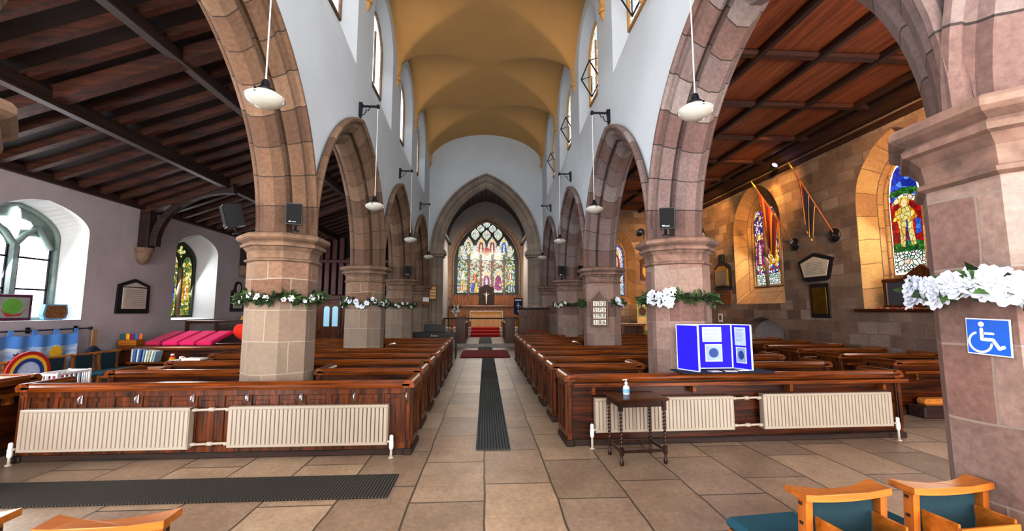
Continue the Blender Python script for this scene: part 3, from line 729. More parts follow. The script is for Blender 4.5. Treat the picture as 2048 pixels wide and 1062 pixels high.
# stone aisle: outward +x => rz=-90, local x = -world... (local +y -> +x, local +x -> -y)
def win_knight(w, mf):
    # the light with the armoured saint (near side is +a)
    a = -.27; hw = .35
    mb = MB(); plate(mb, mf, pointed(a, .7, 2.2, 3.12, hw), 0, gi('edge'))
    mb2 = lambda pts, k, d: plate(mb, mf, pts, d, gi(k))
    mb2(pointed(a, .74, 2.2, 3.06, hw - .03), 'sky', -.003)
    mb2([(a - .33, 1.35), (a + .33, 1.35), (a + .33, 2.3), (a - .33, 2.3)], 'red', -.005)
    mb2([(a - .33, 2.42), (a - .12, 2.36), (a + .12, 2.36), (a + .33, 2.42), (a + .3, 2.5), (a, 2.56), (a - .3, 2.5)], 'green', -.006)
    mb2([(a - .30, 2.2), (a - .1, 2.25), (a + .1, 2.25), (a + .30, 2.2), (a + .2, 2.36), (a, 2.42), (a - .2, 2.36)], 'white', -.007)
    mb2([(a - .33, 1.18), (a + .33, 1.18), (a + .33, 1.36), (a + .1, 1.42), (a - .33, 1.36)], 'green', -.008)
    mb2([(a - .33, .74), (a + .33, .74), (a + .33, 1.18), (a - .33, 1.18)], 'lattice', -.008)
    mb2([(a - .26, .9), (a + .26, .9), (a + .26, 1.03), (a - .26, 1.03)], 'white', -.01)
    # figure
    mb2([(a - .15, 1.30), (a - .06, 1.28), (a - .02, 1.72), (a - .15, 1.74)], 'armour', -.01)
    mb2([(a + .08, 1.30), (a + .18, 1.31), (a + .13, 1.72), (a + .0, 1.73)], 'armour', -.01)
    mb2([(a - .16, 1.70), (a + .14, 1.70), (a + .18, 2.02), (a + .1, 2.14), (a - .12, 2.14), (a - .2, 2.0)], 'armour', -.012)
    mb2([(a - .2, 2.08), (a - .28, 1.86), (a - .1, 1.84), (a - .08, 1.9), (a - .2, 1.92), (a - .12, 2.1)], 'gold', -.014)
    mb2([(a + .16, 2.08), (a + .25, 1.88), (a + .1, 1.80), (a + .08, 1.86), (a + .17, 1.92), (a + .1, 2.1)], 'gold', -.014)
    mb2(circ(a - .01, 2.24, .12), 'gold', -.011); mb2(circ(a - .01, 2.22, .065, .085), 'flesh', -.013)
    mb2([(a + .0, 1.32), (a + .03, 1.32), (a + .04, 1.86), (a + .01, 1.86)], 'blue', -.015)
    mb2([(a + .19, 1.5), (a + .31, 1.55), (a + .31, 1.82), (a + .2, 1.86)], 'blue', -.012)
    mb.build('stained_light', GM, w)
    a = .42; mb = MB(); plate(mb, mf, pointed(a, .7, 2.0, 2.5, .2), 0, gi('edge')); mb2(pointed(a, .74, 2.0, 2.45, .17), 'lattice', -.003)
    mb2([(a - .17, 1.2), (a + .17, 1.2), (a + .17, 2.1), (a - .17, 2.1)], 'mixed', -.006); mb.build('stained_light', GM, w)
    mb = MB(); mb.box(.1, .2, -.08, .02, 0, 2.3, c=.03); mb.build('mullion', m_ashlar, w)
    mb = MB(); mb.box(-1.1, 1.1, -.60, -.0, -.1, -.03, c=.01); mb.build('sill', m_woody if False else m_wood, w)
aisle_window((SW + .5, 8.12, 1.66), -PI / 2, loc_outline(s1i, 8.12, 1.66, -1), 'tall stained glass window of a saint in straw-coloured armour over green grass', win_knight, m_ashlar)
aisle_window((SW + .5, 12.93, 2.35), -PI / 2, loc_outline(s2i, 12.93, 2.35, -1), 'violet and white two-light stained glass window partly covered by the red flag', two_light('violet', 'mixed', ['purple', 'gold'], 2.5, .25, .31, 'lattice'), m_ashlar)
aisle_window((SW + .5, 16.8, 2.3), -PI / 2, loc_outline(s3i, 16.8, 2.3, -1), 'narrow strip of red and white stained glass seen just past the first stone column', two_light('mixed', 'red', ['red', 'blue'], 2.2, .25, .32), m_ashlar)
aisle_window((SW + .5, 3.9, 2.3), -PI / 2, loc_outline(s0i, 3.9, 2.3, -1), 'stained glass window hidden behind the nearest stone column', two_light('violet', 'mixed', ['purple', 'gold'], 2.3, .27, .34, 'lattice'), m_ashlar)
def win_slim(w, mf):
    mb = MB(); plate(mb, mf, pointed(0.1, .05, 1.7, 2.3, .34), 0, gi('blue')); plate(mb, mf, pointed(.1, .08, 1.7, 2.22, .28), -.003, gi('white'))
    saint(mb, mf, .1, 1.25, .8, 'red', -.006); saint(mb, mf, .05, .5, .75, 'mixed', -.006); plate(mb, mf, [(-.18, .08), (.38, .08), (.38, .5), (-.18, .5)], -.006, gi('lattice'))
    mb.build('stained_light', GM, w)
aisle_window((5.72, EY + .45, 2.2), 0, loc_outline(se_i, 5.72, 2.2), 'slim blue-edged stained glass window on the end wall of the stone-walled aisle', win_slim, m_ashlar)

# ------------------------------------------------------------------ pews
def cap_profile(zt, y0=-.06, y1=.06):
    return [(y0 + .015, zt - .085), (y0, zt - .055), (y0, zt - .035), (y0 + .012, zt - .015), (y0 + .035, zt), (y1 - .02, zt), (y1, zt - .02), (y1, zt - .06), (y1 - .02, zt - .085)]
def end_panel(w, x, sg, zt, depth):
    """upright pew end with traceried panel, moulded cap and foot; sg = outward x direction"""
    mb = MB(); xa, xb = x - .028, x + .028
    mb.box(xa, xb, -.03, depth, .06, zt - .07, c=.006)
    xo = xb if sg > 0 else xa
    for y0, y1, z0, z1 in ((-.03, .03, .12, zt - .09), (depth - .06, depth, .12, zt - .09), (.0, depth - .02, zt - .15, zt - .09), (.0, depth - .02, .1, .17)):
        mb.box(xo - .002 * sg, xo + .018 * sg, y0, y1, z0, z1, c=.005)
    ym = (depth - .03) / 2
    mb.box(xo - .002 * sg, xo + .014 * sg, ym - .015, ym + .015, .15, zt - .13, c=.004)
    for yc in ((ym + .0) / 2 + .008, (ym + depth - .03) / 2 - .008):
        P = arch_pts(yc, (depth - .12) / 4, zt - .3, .08, 5)
        mb.tube([(xo + .006 * sg, y, z) for y, z in P], .009, 5)
    # buttress moulding on the edge facing the viewer
    mb.box(xa + .006, xb - .006, -.055, -.03, .16, zt - .26, c=.006); mb.box(xa + .012, xb - .012, -.045, -.03, zt - .28, zt - .13, c=.006)
    e = mb.build('end_panel', m_woodz, w)
    mb = MB()
    q = [(x - .055, zt - .08), (x - .068, zt - .055), (x - .068, zt - .035), (x - .05, zt - .012), (x - .03, zt + .005), (x + .03, zt + .005), (x + .05, zt - .012), (x + .068, zt - .035), (x + .068, zt - .055), (x + .055, zt - .08)]
    mb.ext_y(q, -.06, depth + .03); mb.build('end_cap', m_woodlty, e)
    mb = MB(); mb.box(x - .05, x + .05, -.06, depth + .03, 0, .07, c=.012); mb.build('end_foot', m_dark, e)
def pew(x0, x1, y, label, group, zt=.81, rz=0, ends=(1, 1), depth=.46, gaps=(), ledge=True, panels=0, seat_d=.38, z0=0, cat='pew', hooks=False, ledge_big=False, seat=True):
    w = empty('pew', ((x0 + x1) / 2, y, z0), rz, label=label, cat=cat, group=group)
    L = (x1 - x0) / 2
    mb = MB(); mb.box(-L + .02, L - .02, 0, .03, .05, zt - .05)
    if panels:
        n = panels; p = (2 * L - .1) / n
        for k in range(n + 1):
            xx = -L + .05 + k * p; mb.box(xx - .035, xx + .035, -.02, .005, .08, zt - .07, c=.006)
        mb.box(-L + .03, L - .03, -.022, .005, zt - .15, zt - .07, c=.006); mb.box(-L + .03, L - .03, -.022, .005, .05, .13, c=.006)
        for k in range(n):
            xx = -L + .05 + (k + .5) * p; mb.box(xx - p / 2 + .07, xx + p / 2 - .07, -.008, .002, .17, zt - .2, c=.008)
    mb.build('back_panel', m_wood if not panels else m_woodz, w)
    mb = MB(); mb.ext_x(cap_profile(zt), -L + .02, L - .02); mb.build('cap_rail', m_woodlt, w)
    if ledge:
        mb = MB(); zl = zt - (.17 if not ledge_big else .1); d = .15 if not ledge_big else .2
        mb.box(-L + .05, L - .05, -d, 0, zl - .025, zl, c=.006); mb.box(-L + .05, L - .05, -d, -d + .015, zl - .01, zl + .018, c=.004)
        for k in range(max(2, int(2 * L))):
            xx = -L + .3 + k * (2 * L - .6) / max(1, int(2 * L) - 1); mb.box(xx - .02, xx + .02, -d * .6, 0, zl - .12, zl - .025)
        mb.build('book_ledge', m_woodlt, w)
    if seat:
        segs = []; c = -L + .03
        for g0, g1 in sorted(gaps):
            segs.append((c, g0 - (x0 + x1) / 2)); c = g1 - (x0 + x1) / 2
        segs.append((c, L - .03))
        for a, b in segs:
            mb = MB(); mb.box(a, b, .03, seat_d, .41, .445, c=.01); mb.box(a, b, .08, .1, .05, .41); mb.build('seat', m_wood, w)
    mb = MB(); mb.box(-L + .03, L - .03, -.03, .05, 0, .07, c=.01); mb.build('plinth', m_dark, w)
    for k, sg in ((0, -1), (1, 1)):
        if ends[k]: end_panel(w, sg * (L - .03), sg, zt, depth)
    if hooks:
        n = panels; p = (2 * L - .1) / n
        for k in range(1, n + 1, 2):
            xx = -L + .05 + (k + 1) * p
            if xx > L - .04: break
            mb = MB(); mb.box(xx - .012, xx + .012, -.045, -.02, zt - .22, zt - .12, c=.005); mb.tube([(xx, -.04, zt - .13), (xx, -.075, zt - .16), (xx, -.07, zt - .2), (xx, -.045, zt - .215)], .009, 6)
            mb.build('metal_bracket', m_steel, w)
    return w
ROW = ['front', 'second', 'third', 'fourth', 'fifth', 'sixth', 'seventh', 'eighth', 'ninth']
GN = 'pews on the plastered-aisle side'; GS = 'pews on the stone-walled-aisle side'; GA = 'short pews against the stone wall'
def yl(k): return 5.05 + 1.05 * k
pew(-4.97, -.83, yl(0), 'long panelled oak pew back behind the two cream radiators with brick-red carpet mat beside it'.replace(' with brick-red carpet mat beside it', ' nearest the brush mat'), GN, .81, ends=(1, 1), panels=14, ledge=False, hooks=True, seat_d=.36)
for k in range(1, 8):
    xr = -.86 - .015 * k
    if k in (1, 5):
        pew(-2.28, xr, yl(k), 'short oak pew between the %s plastered-aisle column and the centre aisle' % ('first' if k == 1 else 'second'), GN)
        pew(-4.95, -3.2, yl(k), 'short oak pew on the outer side of the %s plastered-aisle column' % ('first' if k == 1 else 'second'), GN)
    else:
        pew(-4.95, xr, yl(k), 'long oak pew, %s row beyond the pew with the hooks, on the plastered-aisle side' % ROW[k], GN, seat_d=.33)
def yr(k): return 5.27 + 1.05 * k
pew(.98, 5.3, yr(0), 'long oak pew with wide book ledge above two cream radiators, behind the small table', GS, .83, rz=.022, ledge_big=True, gaps=[(2.2, 3.3)], seat_d=.33)
for k in range(1, 9):
    if k in (1, 5):
        pew(.98, 2.32, yr(k) + .02, 'short oak pew between the centre aisle and the %s stone-aisle column' % ('first' if k == 1 else 'second'), GS, .82)
        pew(3.2, 5.25, yr(k) + .06, 'short oak pew on the outer side of the %s stone-aisle column' % ('first' if k == 1 else 'second'), GS, .82)
    else:
        pew(.98, 5.25, yr(k) + .02, 'long oak pew, %s row beyond the pew with the wide ledge, on the stone-walled-aisle side' % ROW[k], GS, .82, seat_d=.33, rz=.01)
for k in range(7):
    y = 6.45 + 1.05 * k
    if k in (6,): continue
    pew(6.38, 8.3, y, 'short oak pew against the stone wall, %s' % ['nearest, with a kneeler under its ledge', 'second from the nearest', 'third from the nearest', 'fourth from the nearest', 'fifth from the nearest', 'sixth from the nearest'][k], GA, .82)
# kneeler beneath the first wall pew
mb = MB(); mb.box(6.62, 7.35, 6.2, 6.38, .17, .27, c=.03); mb.build('kneeler', [plain('tan_kneeler', '#b8792e', .9, var=.2, scale=14)], label='tan kneeler lying in front of the nearest wall pew', cat='kneeler')
mb = MB(); mb.box(6.5, 7.9, 6.12, 6.4, .0, .17, c=.02); mb.build('kneeling_board', m_dark, label='dark wooden kneeling board under the tan kneeler', cat='board')

# ------------------------------------------------------------------ radiators
def radiator(x0, x1, y, z0, z1, label, valve=0, rz=0):
    w = empty('radiator', ((x0 + x1) / 2, y, 0), rz, label=label, cat='radiator', group='cream radiators on the pew backs')
    L = (x1 - x0) / 2
    mb = MB(); n = int(2 * L / .044); p = 2 * L / n; P = []
    prof = []
    for k in range(n):
        a = -L + k * p; prof += [(a, 0), (a + p * .08, -.013), (a + p * .78, -.013), (a + p * .9, 0)]
    prof.append((L, 0))
    mb.grid([[(a, b, z0 + .03) for a, b in prof], [(a, b, z1 - .03) for a, b in prof]], 0, False)
    mb.build('front_panel', m_cream, w)
    mb = MB(); mb.box(-L, L, .0, .02, z0 + .02, z1 - .03); mb.box(-L, L, -.012, .008, z0, z0 + .035, c=.008); mb.box(-L, L, -.012, .008, z1 - .035, z1 - .01, c=.008); mb.build('water_panel', m_cream, w)
    mb = MB(); mb.box(-L - .004, L + .004, -.014, .075, z1 - .028, z1, c=.01)
    for k in range(int(2 * L / .05)): mb.box(-L + .03 + k * .05, -L + .06 + k * .05, .01, .06, z1 - .002, z1 + .001, 1)
    mb.build('top_grille', [m_cream, m_creamd], w)
    for s in (-1, 1):
        mb = MB(); mb.box(s * L - .004, s * L + .004, -.012, .075, z0, z1, c=.003); mb.build('side_cover', m_cream, w)
    mb = MB()
    for s in (-.6, .6): mb.box(s * L - .02, s * L + .02, .02, .076, z0 + .1, z1 - .05)
    mb.build('wall_bracket', m_cream, w)
    if valve:
        v = empty('valve', (valve * (L + .05), -.015, 0), parent=w)
        mb = MB(); mb.lathe([(.03, 0), (.03, .012), (.014, .014), (.014, z0 - .03)], 10); mb.build('valve_pipe', m_cream, v); mb = MB(); mb.tube([(0, 0, z0 + .04), (-valve * .05, 0, z0 + .04)], .014, 8); mb.build('union_pipe', m_cream, v)
        mb = MB(); mb.lathe([(.018, z0 - .04), (.024, z0 - .02), (.024, z0 + .04), (.02, z0 + .05), (.02, z0 + .1), (.012, z0 + .11)], 12); mb.build('valve_head', m_white, v)
    return w
radiator(-4.87, -3.17, 4.945, .12, .555, 'cream ribbed radiator with bright patches, farther from the centre aisle, on the pew with hooks', -1)
radiator(-2.76, -1.07, 4.945, .13, .56, 'cream ribbed radiator beside the centre aisle on the pew with hooks', 1)
radiator(1.3, 3.0, 5.13, .17, .565, 'cream ribbed radiator partly behind the small oak table', -1, .022)
radiator(3.38, 5.06, 5.165, .17, .585, 'cream ribbed radiator at the outer end of the pew with the wide ledge', 1, .022)
for x0, x1, y, zs, who in ((-3.164, -2.766, 4.985, (.16, .52), 'hooked pew'), (3.006, 3.374, 5.18, (.21, .53), 'wide-ledge pew')):
    for z, h in zip(zs, ('lower', 'upper')):
        mb = MB(); mb.tube([(x0, y, z), (x1, y, z + .01)], .014, 10)
        m = (x0 + x1) / 2
        mb.tube([(m - .03, y, z + .005), (m - .028, y, z + .005), (m + .028, y, z + .005), (m + .03, y, z + .005)], [.014, .024, .024, .014], 8)
        for x in (x0 + .025, x1 - .025): mb.tube([(x - .024, y, z), (x + .024, y, z + .003)], .02, 8)
        mb.build('radiator_pipe', m_cream, label='%s cream pipe joining the two radiators on the %s' % (h, who), cat='pipe', group='radiator pipes')

# ------------------------------------------------------------------ floor coverings
mb = MB(); mb.box(-.1, .3, 5.12, 10.4, 0, .012, c=.004)
mb.build('runner', m_runner, label='long ribbed grey rubber runner along the centre aisle', cat='runner')
mb = MB(); mb.box(-.1, .3, 11.3, 14.6, 0, .012, c=.004)
mb.build('runner', m_runner, label='far section of grey rubber runner leading to the crimson mat', cat='runner')
mb = MB(); mb.box(-.1, .3, 10.45, 11.25, 0, .014, c=.004)
mb.build('runner', m_mat, label='short dark mat between two lengths of grey rubber runner', cat='mat')
mb = MB(); mb.box(-.3, .3, 17.4, 18.9, 0, .01); mb.build('runner', m_runner, label='grey runner strip beyond the crimson mat under the chancel arch', cat='runner')
mb = MB(); mb.box(-.3, .3, 19.0, 23.2, .15, .158); mb.build('runner', m_runner, label='grey runner strip on the chancel tiles before the red steps', cat='runner')
mb = MB(); mb.ext_z([(-.78, 14.72), (.78, 14.72), (.86, 14.8), (.86, 17.1), (.78, 17.2), (-.78, 17.2), (-.86, 17.1), (-.86, 14.8)], .012, .035)
mb.build('mat', m_maroon, label='crimson carpet mat lying across the aisle between the last pews', cat='mat')
mb = MB(); mb.box(-4.95, -.83, 3.9, 4.42, 0, .015, c=.005)
mb.build('door_mat', m_mat, label='long dark brush mat on the flagstones in front of the hooked pew', cat='mat')
for z, y0, y1, which in ((.3, 23.4, 24.1, 'lower'), (.45, 24.1, 24.8, 'middle'), (.6, 24.8, 25.6, 'upper')):
    mb = MB(); mb.box(-.8, .8, y0 - .008, y1 - .01, z, z + .008); mb.box(-.8, .8, y0 - .012, y0 - .002, z - .13, z + .008)
    mb.build('step_carpet', m_red, label='bright red carpet on the %s sanctuary step' % which, cat='carpet', group='red carpets on the sanctuary steps')

# ------------------------------------------------------------------ church chairs
def church_chair(x, y, label, rz=0, box=True, group='oak chairs with teal seats in the open floor'):
    w = empty('chair', (x, y, 0), rz, label=label, cat='chair', group=group)
    for s in (-1, 1):
        P = [(s * .188, -.235 - .05 * k - (.03 * math.sin(k * PI)), z) for k, z in ((0, 0), (0, .25), (0, .44), (.3, .62), (1, .8))]
        mb = MB(); 
        for (a, b, c), (d, e, f) in zip(P, P[1:]):
            mb.face([(a - .017, b - .02, c), (a + .017, b - .02, c), (d + .017, e - .02, f), (d - .017, e - .02, f)])
            mb.face([(a - .017, b + .022, c), (a + .017, b + .022, c), (d + .017, e + .022, f), (d - .017, e + .022, f)])
            for q in (-.017, .017): mb.face([(a + q, b - .02, c), (a + q, b + .022, c), (d + q, e + .022, f), (d + q, e - .02, f)])
        for z in (.69, .77): mb.box(s * .205 - .004, s * .205 + .004, -.285, -.268, z - .006, z + .006, 1)
        mb.build('back_post', [m_chair, m_dark], w)
        mb = MB(); mb.box(s * .188 - .018, s * .188 + .018, .19, .228, 0, .43, c=.005); mb.build('front_leg', m_chair, w)
        mb = MB(); mb.box(s * .188 - .012, s * .188 + .012, -.22, .2, .37, .43, c=.004); mb.box(s * .188 - .01, s * .188 + .01, -.22, .2, .15, .18, c=.004); mb.build('side_rail', m_chair, w)
    # scooped crest rail
    n = 14; far, near = [], []
    for k in range(n + 1):
        u = -1 + 2 * k / n; far.append((u * .215, -.205 - .05 * (1 - u * u))); near.append((u * .215, -.325 + .005 * u * u))
    top = far + near[::-1]
    zz = lambda a: .81 + .01 * (a / .215) ** 2
    mb = MB(); mb.prism(top, lambda a, b: (a, b, zz(a) - .028), lambda a, b: (a, b, zz(a)), 0); mb.build('crest_rail', m_chairx, w)
    mb = MB(); mb.box(-.172, .172, -.275, -.25, .47, .785, c=.01); mb.build('back_pad', m_teald, w)
    mb = MB(); mb.box(-.215, .215, -.21, .25, .43, .485, c=.022); mb.build('seat', m_teal, w)
    mb = MB(); mb.box(-.2, .2, .2, .222, .37, .43); mb.box(-.2, .2, -.235, -.21, .37, .43); mb.build('seat_rail', m_chair, w)
    if box:
        mb = MB(); a, b = -.15, .15
        for x0, x1, y0, y1, z0, z1 in ((a, a + .012, -.43, -.285, .60, .715), (b - .012, b, -.43, -.285, .60, .715), (a, b, -.442, -.43, .60, .70), (a, b, -.43, -.285, .595, .605)):
            mb.box(x0, x1, y0, y1, z0, z1, c=.002)
        mb.build('book_box', m_chairx, w)
    return w
church_chair(1.545, 2.165, 'honey oak chair with teal seat and open book box, in front of the wide-ledge pew', .1)
church_chair(2.075, 2.20, 'honey oak chair with teal seat tucked against the big column with the wheelchair sign', .09)
church_chair(-1.43, 2.06, 'honey oak chair whose curved top rail shows at the frame edge before the brush mat', .08)
church_chair(-2.06, 2.1, 'honey oak chair of which only a corner of the rail shows beside the brush mat', .06)

# ------------------------------------------------------------------ small table and bottle
m_tabz = wood('table_oak_upright', '#160804', '#4a2410', 'z', .3)
w = empty('side_table', (1.645, 4.72, 0), .07, label='small dark oak table with barley-twist legs in front of a radiator', cat='table')
mb = MB(); mb.box(-.285, .285, -.22, .22, .655, .675, c=.006); mb.box(-.27, .27, -.205, .205, .645, .656); mb.build('table_top', wood('table_oak', '#1e0c05', '#5e3014', 'x', .25), w)
mb = MB()
for y in (-.17, .17): mb.box(-.23, .23, y - .008, y + .008, .585, .648)
for x in (-.24, .24): mb.box(x - .008, x + .008, -.165, .165, .585, .648)
mb.build('apron', m_tabz, w)
for sx in (-1, 1):
    for sy in (-1, 1):
        mb = MB(); x, y = sx * .24, sy * .175
        mb.box(x - .02, x + .02, y - .02, y + .02, .55, .65, c=.003); mb.box(x - .019, x + .019, y - .019, y + .019, .1, .18, c=.003)
        P = [];  n = 12; m = 48
        for j in range(n):
            a = 2 * PI * j / n; row = []
            for k in range(m + 1):
                z = .18 + .37 * k / m; ph = k / m * 2 * PI * 5
                r = .0135 + .0045 * math.cos(2 * (a - ph)) ; row.append((x + r * math.cos(a), y + r * math.sin(a), z))
            P.append(row)
        mb.grid(P, 0, True, None, True)
        mb.lathe([(.012, 0), (.02, .01), (.022, .04), (.014, .06), (.012, .1)], 10, x, y)
        mb.build('leg', m_tabz, w)
mb = MB()
for y in (-.175, .175): mb.box(-.225, .225, y - .012, y + .012, .125, .155, c=.003)
for x in (-.24, .24): mb.box(x - .012, x + .012, -.16, .16, .125, .155, c=.003)
mb.build('stretcher', m_tabz, w)
w = empty('hand_sanitiser', (1.56, 4.76, .675), .3, label='clear pump bottle of hand gel standing on the small twisted-leg table', cat='bottle')
t = NT('clear_plastic'); t.set(Base_Color=(.85, .92, 1, 1), Roughness=.08, Alpha=.45); m_pet = t.m
mb = MB(); mb.lathe([(.036, 0), (.04, .008), (.04, .07), (.034, .09), (.018, .102), (.014, .106), (.014, .115)], 18, scale=(1, .75)); mb.build('bottle_body', m_pet, w)
mb = MB(); mb.lathe([(.036, .004), (.038, .01), (.038, .055), (.0, .056)], 18, scale=(1, .75)); mb.build('gel', plain('gel', '#bcd3e6', .2), w)
mb = MB(); mb.lathe([(.0408, .02), (.0408, .062)], 18, scale=(1, .76), cap=False); mb.build('bottle_label', plain('blue_label', '#7ea9cf', .4), w)
mb = MB(); mb.lathe([(.016, .112), (.016, .132), (.006, .134), (.006, .155), (.013, .156), (.013, .166), (.0, .168)], 14); mb.box(-.045, .0, -.006, .006, .155, .165, c=.002); mb.build('pump', m_white, w)

# ------------------------------------------------------------------ display board on the pew
w = empty('display_table', (2.95, 5.27, .83), 0.022, label='dark blue cloth-covered board lying on the pew top under the blue display', cat='cloth')
mb = MB(); mb.box(-.58, .6, -.14, .2, .005, .022, c=.005); mb.build('cloth_top', plain('navy_cloth', '#16213c', .9, var=.1, scale=30), w)
BZ = .853
m_blue = plain('royal_blue_felt', '#2410d8', .9, var=.04); m_alu = plain('white_board_edge', '#c7d3e6', .4)
w = empty('display_board', (0, 0, BZ), 0, label='folding royal blue display board with pinned pictures before the first stone column', cat='board')
pw = [(2.60, 5.13), (2.46, 5.43), (3.2, 5.45), (3.31, 5.2)]
names = ('side_panel', 'centre_panel', 'side_panel')
for k, nm in enumerate(names):
    (xa, ya), (xb, yb) = pw[k], pw[k + 1]
    L = math.hypot(xb - xa, yb - ya); ang = math.atan2(yb - ya, xb - xa)
    p = empty(nm, (xa, ya, 0), ang, parent=w)
    mb = MB(); mb.box(.005, L - .005, -.005, .012, 0, .57); mb.build('felt', m_blue, p)
    mb = MB()
    for a0, a1, z0, z1 in ((0, L, 0, .014), (0, L, .556, .57), (0, .014, 0, .57), (L - .014, L, 0, .57)): mb.box(a0, a1, -.009, .014, z0, z1, c=.002)
    mb.build('edge_strip', m_alu, p)
    pic = {0: [(.11, .25, .27, .50, 'photo')], 1: [(.34, .6, .34, .53, 'text'), (.37, .6, .09, .31, 'photo')], 2: [(.05, .2, .30, .53, 'text'), (.06, .2, .08, .28, 'photo')]}[k]
    sgn = 1
    for a0, a1, z0, z1, kd in pic:
        mb = MB(); mb.box(a0, a1, -.008, -.0055, z0, z1, 0)
        if kd == 'photo':
            mb.box(a0 + .012, a1 - .012, -.0088, -.008, z0 + .012, z1 - .012, 1); 
            if k == 0:
                for q in range(3): mb.box(a0 + .03 + q * .03, a0 + .05 + q * .03, -.0095, -.0088, z0 + .04, z0 + .15, 2); mb.box(a0 + .034 + q * .03, a0 + .046 + q * .03, -.0095, -.0088, z0 + .152, z0 + .172, 0)
            else: plate(mb, lambda a, z, d: (a, d, z), circ((a0 + a1) / 2, (z0 + z1) / 2, (a1 - a0) * .28, (z1 - z0) * .28), -.0092, 2)
        else:
            for q in range(9): mb.box(a0 + .02, a1 - .02 - (q % 3) * .015, -.0088, -.008, z1 - .03 - q * .018, z1 - .024 - q * .018, 1)
        mb.build('pinned_%s' % ('photograph' if kd == 'photo' else 'text_sheet'), [m_paper, plain('photo_grey_blue', '#8fa6c4', .6), plain('photo_dark_blue', '#2b4a86', .6)] if kd == 'photo' else [plain('pale_sheet', '#b9cbe4', .8), plain('sheet_print', '#8094b4', .8)], p)
for k, (x, y, rz) in enumerate(((2.82, 5.2, .2), (3.02, 5.2, -.25), (3.2, 5.26, .1))):
    mb = MB(); mb.box(-.07, .07, -.05, .05, 0, .004); o = mb.build('leaflet', m_paper, label=['cream leaflet lying under the blue display, %s' % q for q in ('nearest its long side panel', 'in the middle', 'nearest its short side panel')][k], cat='leaflet', group='leaflets under the blue display'); o.location = (x, y, .853); o.rotation_euler = (0, 0, rz)

# ------------------------------------------------------------------ signs and boards
w = empty('wheelchair_sign', (2.345, 1.878, 1.476), -PI / 2, label='blue and white wheelchair access sign on the nearest stone column', cat='sign', rot=(0, .03, -PI / 2))
m_sblue = plain('sign_blue', '#1667cf', .35, var=.03)
mb = MB(); mb.box(-.09, .09, -.004, 0, -.085, .085, c=.001); mb.build('sign_border', m_white, w)
mb = MB(); mb.box(-.084, .084, -.006, -.004, -.079, .079); mb.build('sign_face', m_sblue, w)
mb = MB(); f = lambda a, z, d: (a, d, z)
plate(mb, f, circ(-.022, .058, .0125, n=20), -.0075)
def strip(pts, r):
    for (a, b), (c, d) in zip(pts, pts[1:]):
        L = math.hypot(c - a, d - b); nx, nz = -(d - b) / L * r, (c - a) / L * r
        plate(mb, f, [(a + nx, b + nz), (a - nx, b - nz), (c - nx, d - nz), (c + nx, d + nz)], -.0075)
    for a, b in pts: plate(mb, f, circ(a, b, r, n=12), -.0076)
strip([(-.022, .034), (-.022, -.012), (.022, -.012), (.044, -.05), (.062, -.042)], .0078)
strip([(-.022, .016), (.024, .016)], .0055)
strip([(-.03 + .046 * math.cos(t), -.026 + .046 * math.sin(t)) for t in [math.radians(q) for q in range(112, 362, 10)]], .0052)
mb.build('wheelchair_symbol', m_white, w)

w = empty('hymn_board', (2.57, 9.60, 1.56), 0, label='wooden hymn board reading 132, 575, 398 and 186 on the second stone column', cat='hymn board')
mb = MB(); mb.ext_y([(-.185, -.33), (.185, -.33), (.185, .28), (.1, .34), (.03, .42), (.0, .47), (-.03, .42), (-.1, .34), (-.185, .28)], -.03, .0); mb.build('board', wood('hymn_board_wood', '#3a180c', '#6e3a1e', 'z', .4), w)
mb = MB()
for x in (-.175, .175): mb.box(x - .018, x + .018, -.045, -.03, -.32, .27, c=.004)
for q in range(5): mb.box(-.16, .16, -.045, -.03, -.30 + q * .14 - .012, -.30 + q * .14 + .004, c=.003)
mb.build('slat_frame', m_woodz, w)
m_ink = plain('black_ink', '#0c0c0e', .6)
for r, num in enumerate(('132', '575', '398', '186')):
    for c, ch in enumerate(num):
        mb = MB(); mb.box(-.045, .045, -.036, -.031, -.055, .055); o = mb.build('number_card', m_paper, w); o.location = (-.1 + .1 * c, 0, .19 - .14 * r)
        text(ch, .125, m_ink, o, (0, -.0375, 0), (PI / 2, 0, 0), 'numeral')
w = empty('hymn_board', (-2.2, 17.98, 2.33), .35, label='gold-lettered wooden hymn board hanging by the chancel arch on the plastered-aisle side', cat='hymn board')
mb = MB(); mb.box(-.15, .15, -.03, 0, -.3, .3, c=.01); mb.build('board', m_oakp, w)
for r in range(4):
    for c in range(3):
        mb = MB(); mb.box(-.04, .04, -.036, -.03, -.05, .05); o = mb.build('number_card', plain('yellowed_card', '#d9b878', .7) if r + c == 0 else bpy.data.materials['yellowed_card'], w); o.location = (-.085 + .085 * c, 0, .19 - .13 * r)
w = empty('notice', (-2.42, 17.58, 1.95), .5, label='small white notice above a wooden shelf bracket on the column by the chancel arch', cat='notice')
mb = MB(); mb.box(-.13, .13, -.01, 0, .0, .17); mb.build('sheet', m_white, w)
mb = MB(); mb.box(-.16, .16, -.02, 0, -.12, -.01, c=.008); mb.box(-.06, .06, -.05, 0, -.16, -.1, c=.01); mb.build('backing_board', m_oakp, w)
w = empty('notice', (SW - .01, 14.9, 1.33), -PI / 2, label='small white framed notice on the stone wall below the gilt memorial', cat='notice')
mb = MB(); mb.box(-.14, .14, -.012, 0, -.15, .15, c=.004); mb.build('sheet', m_white, w); mb = MB(); mb.box(-.07, .07, -.016, -.012, -.07, .09); mb.build('printed_image', plain('grey_print', '#55565c', .8), w)

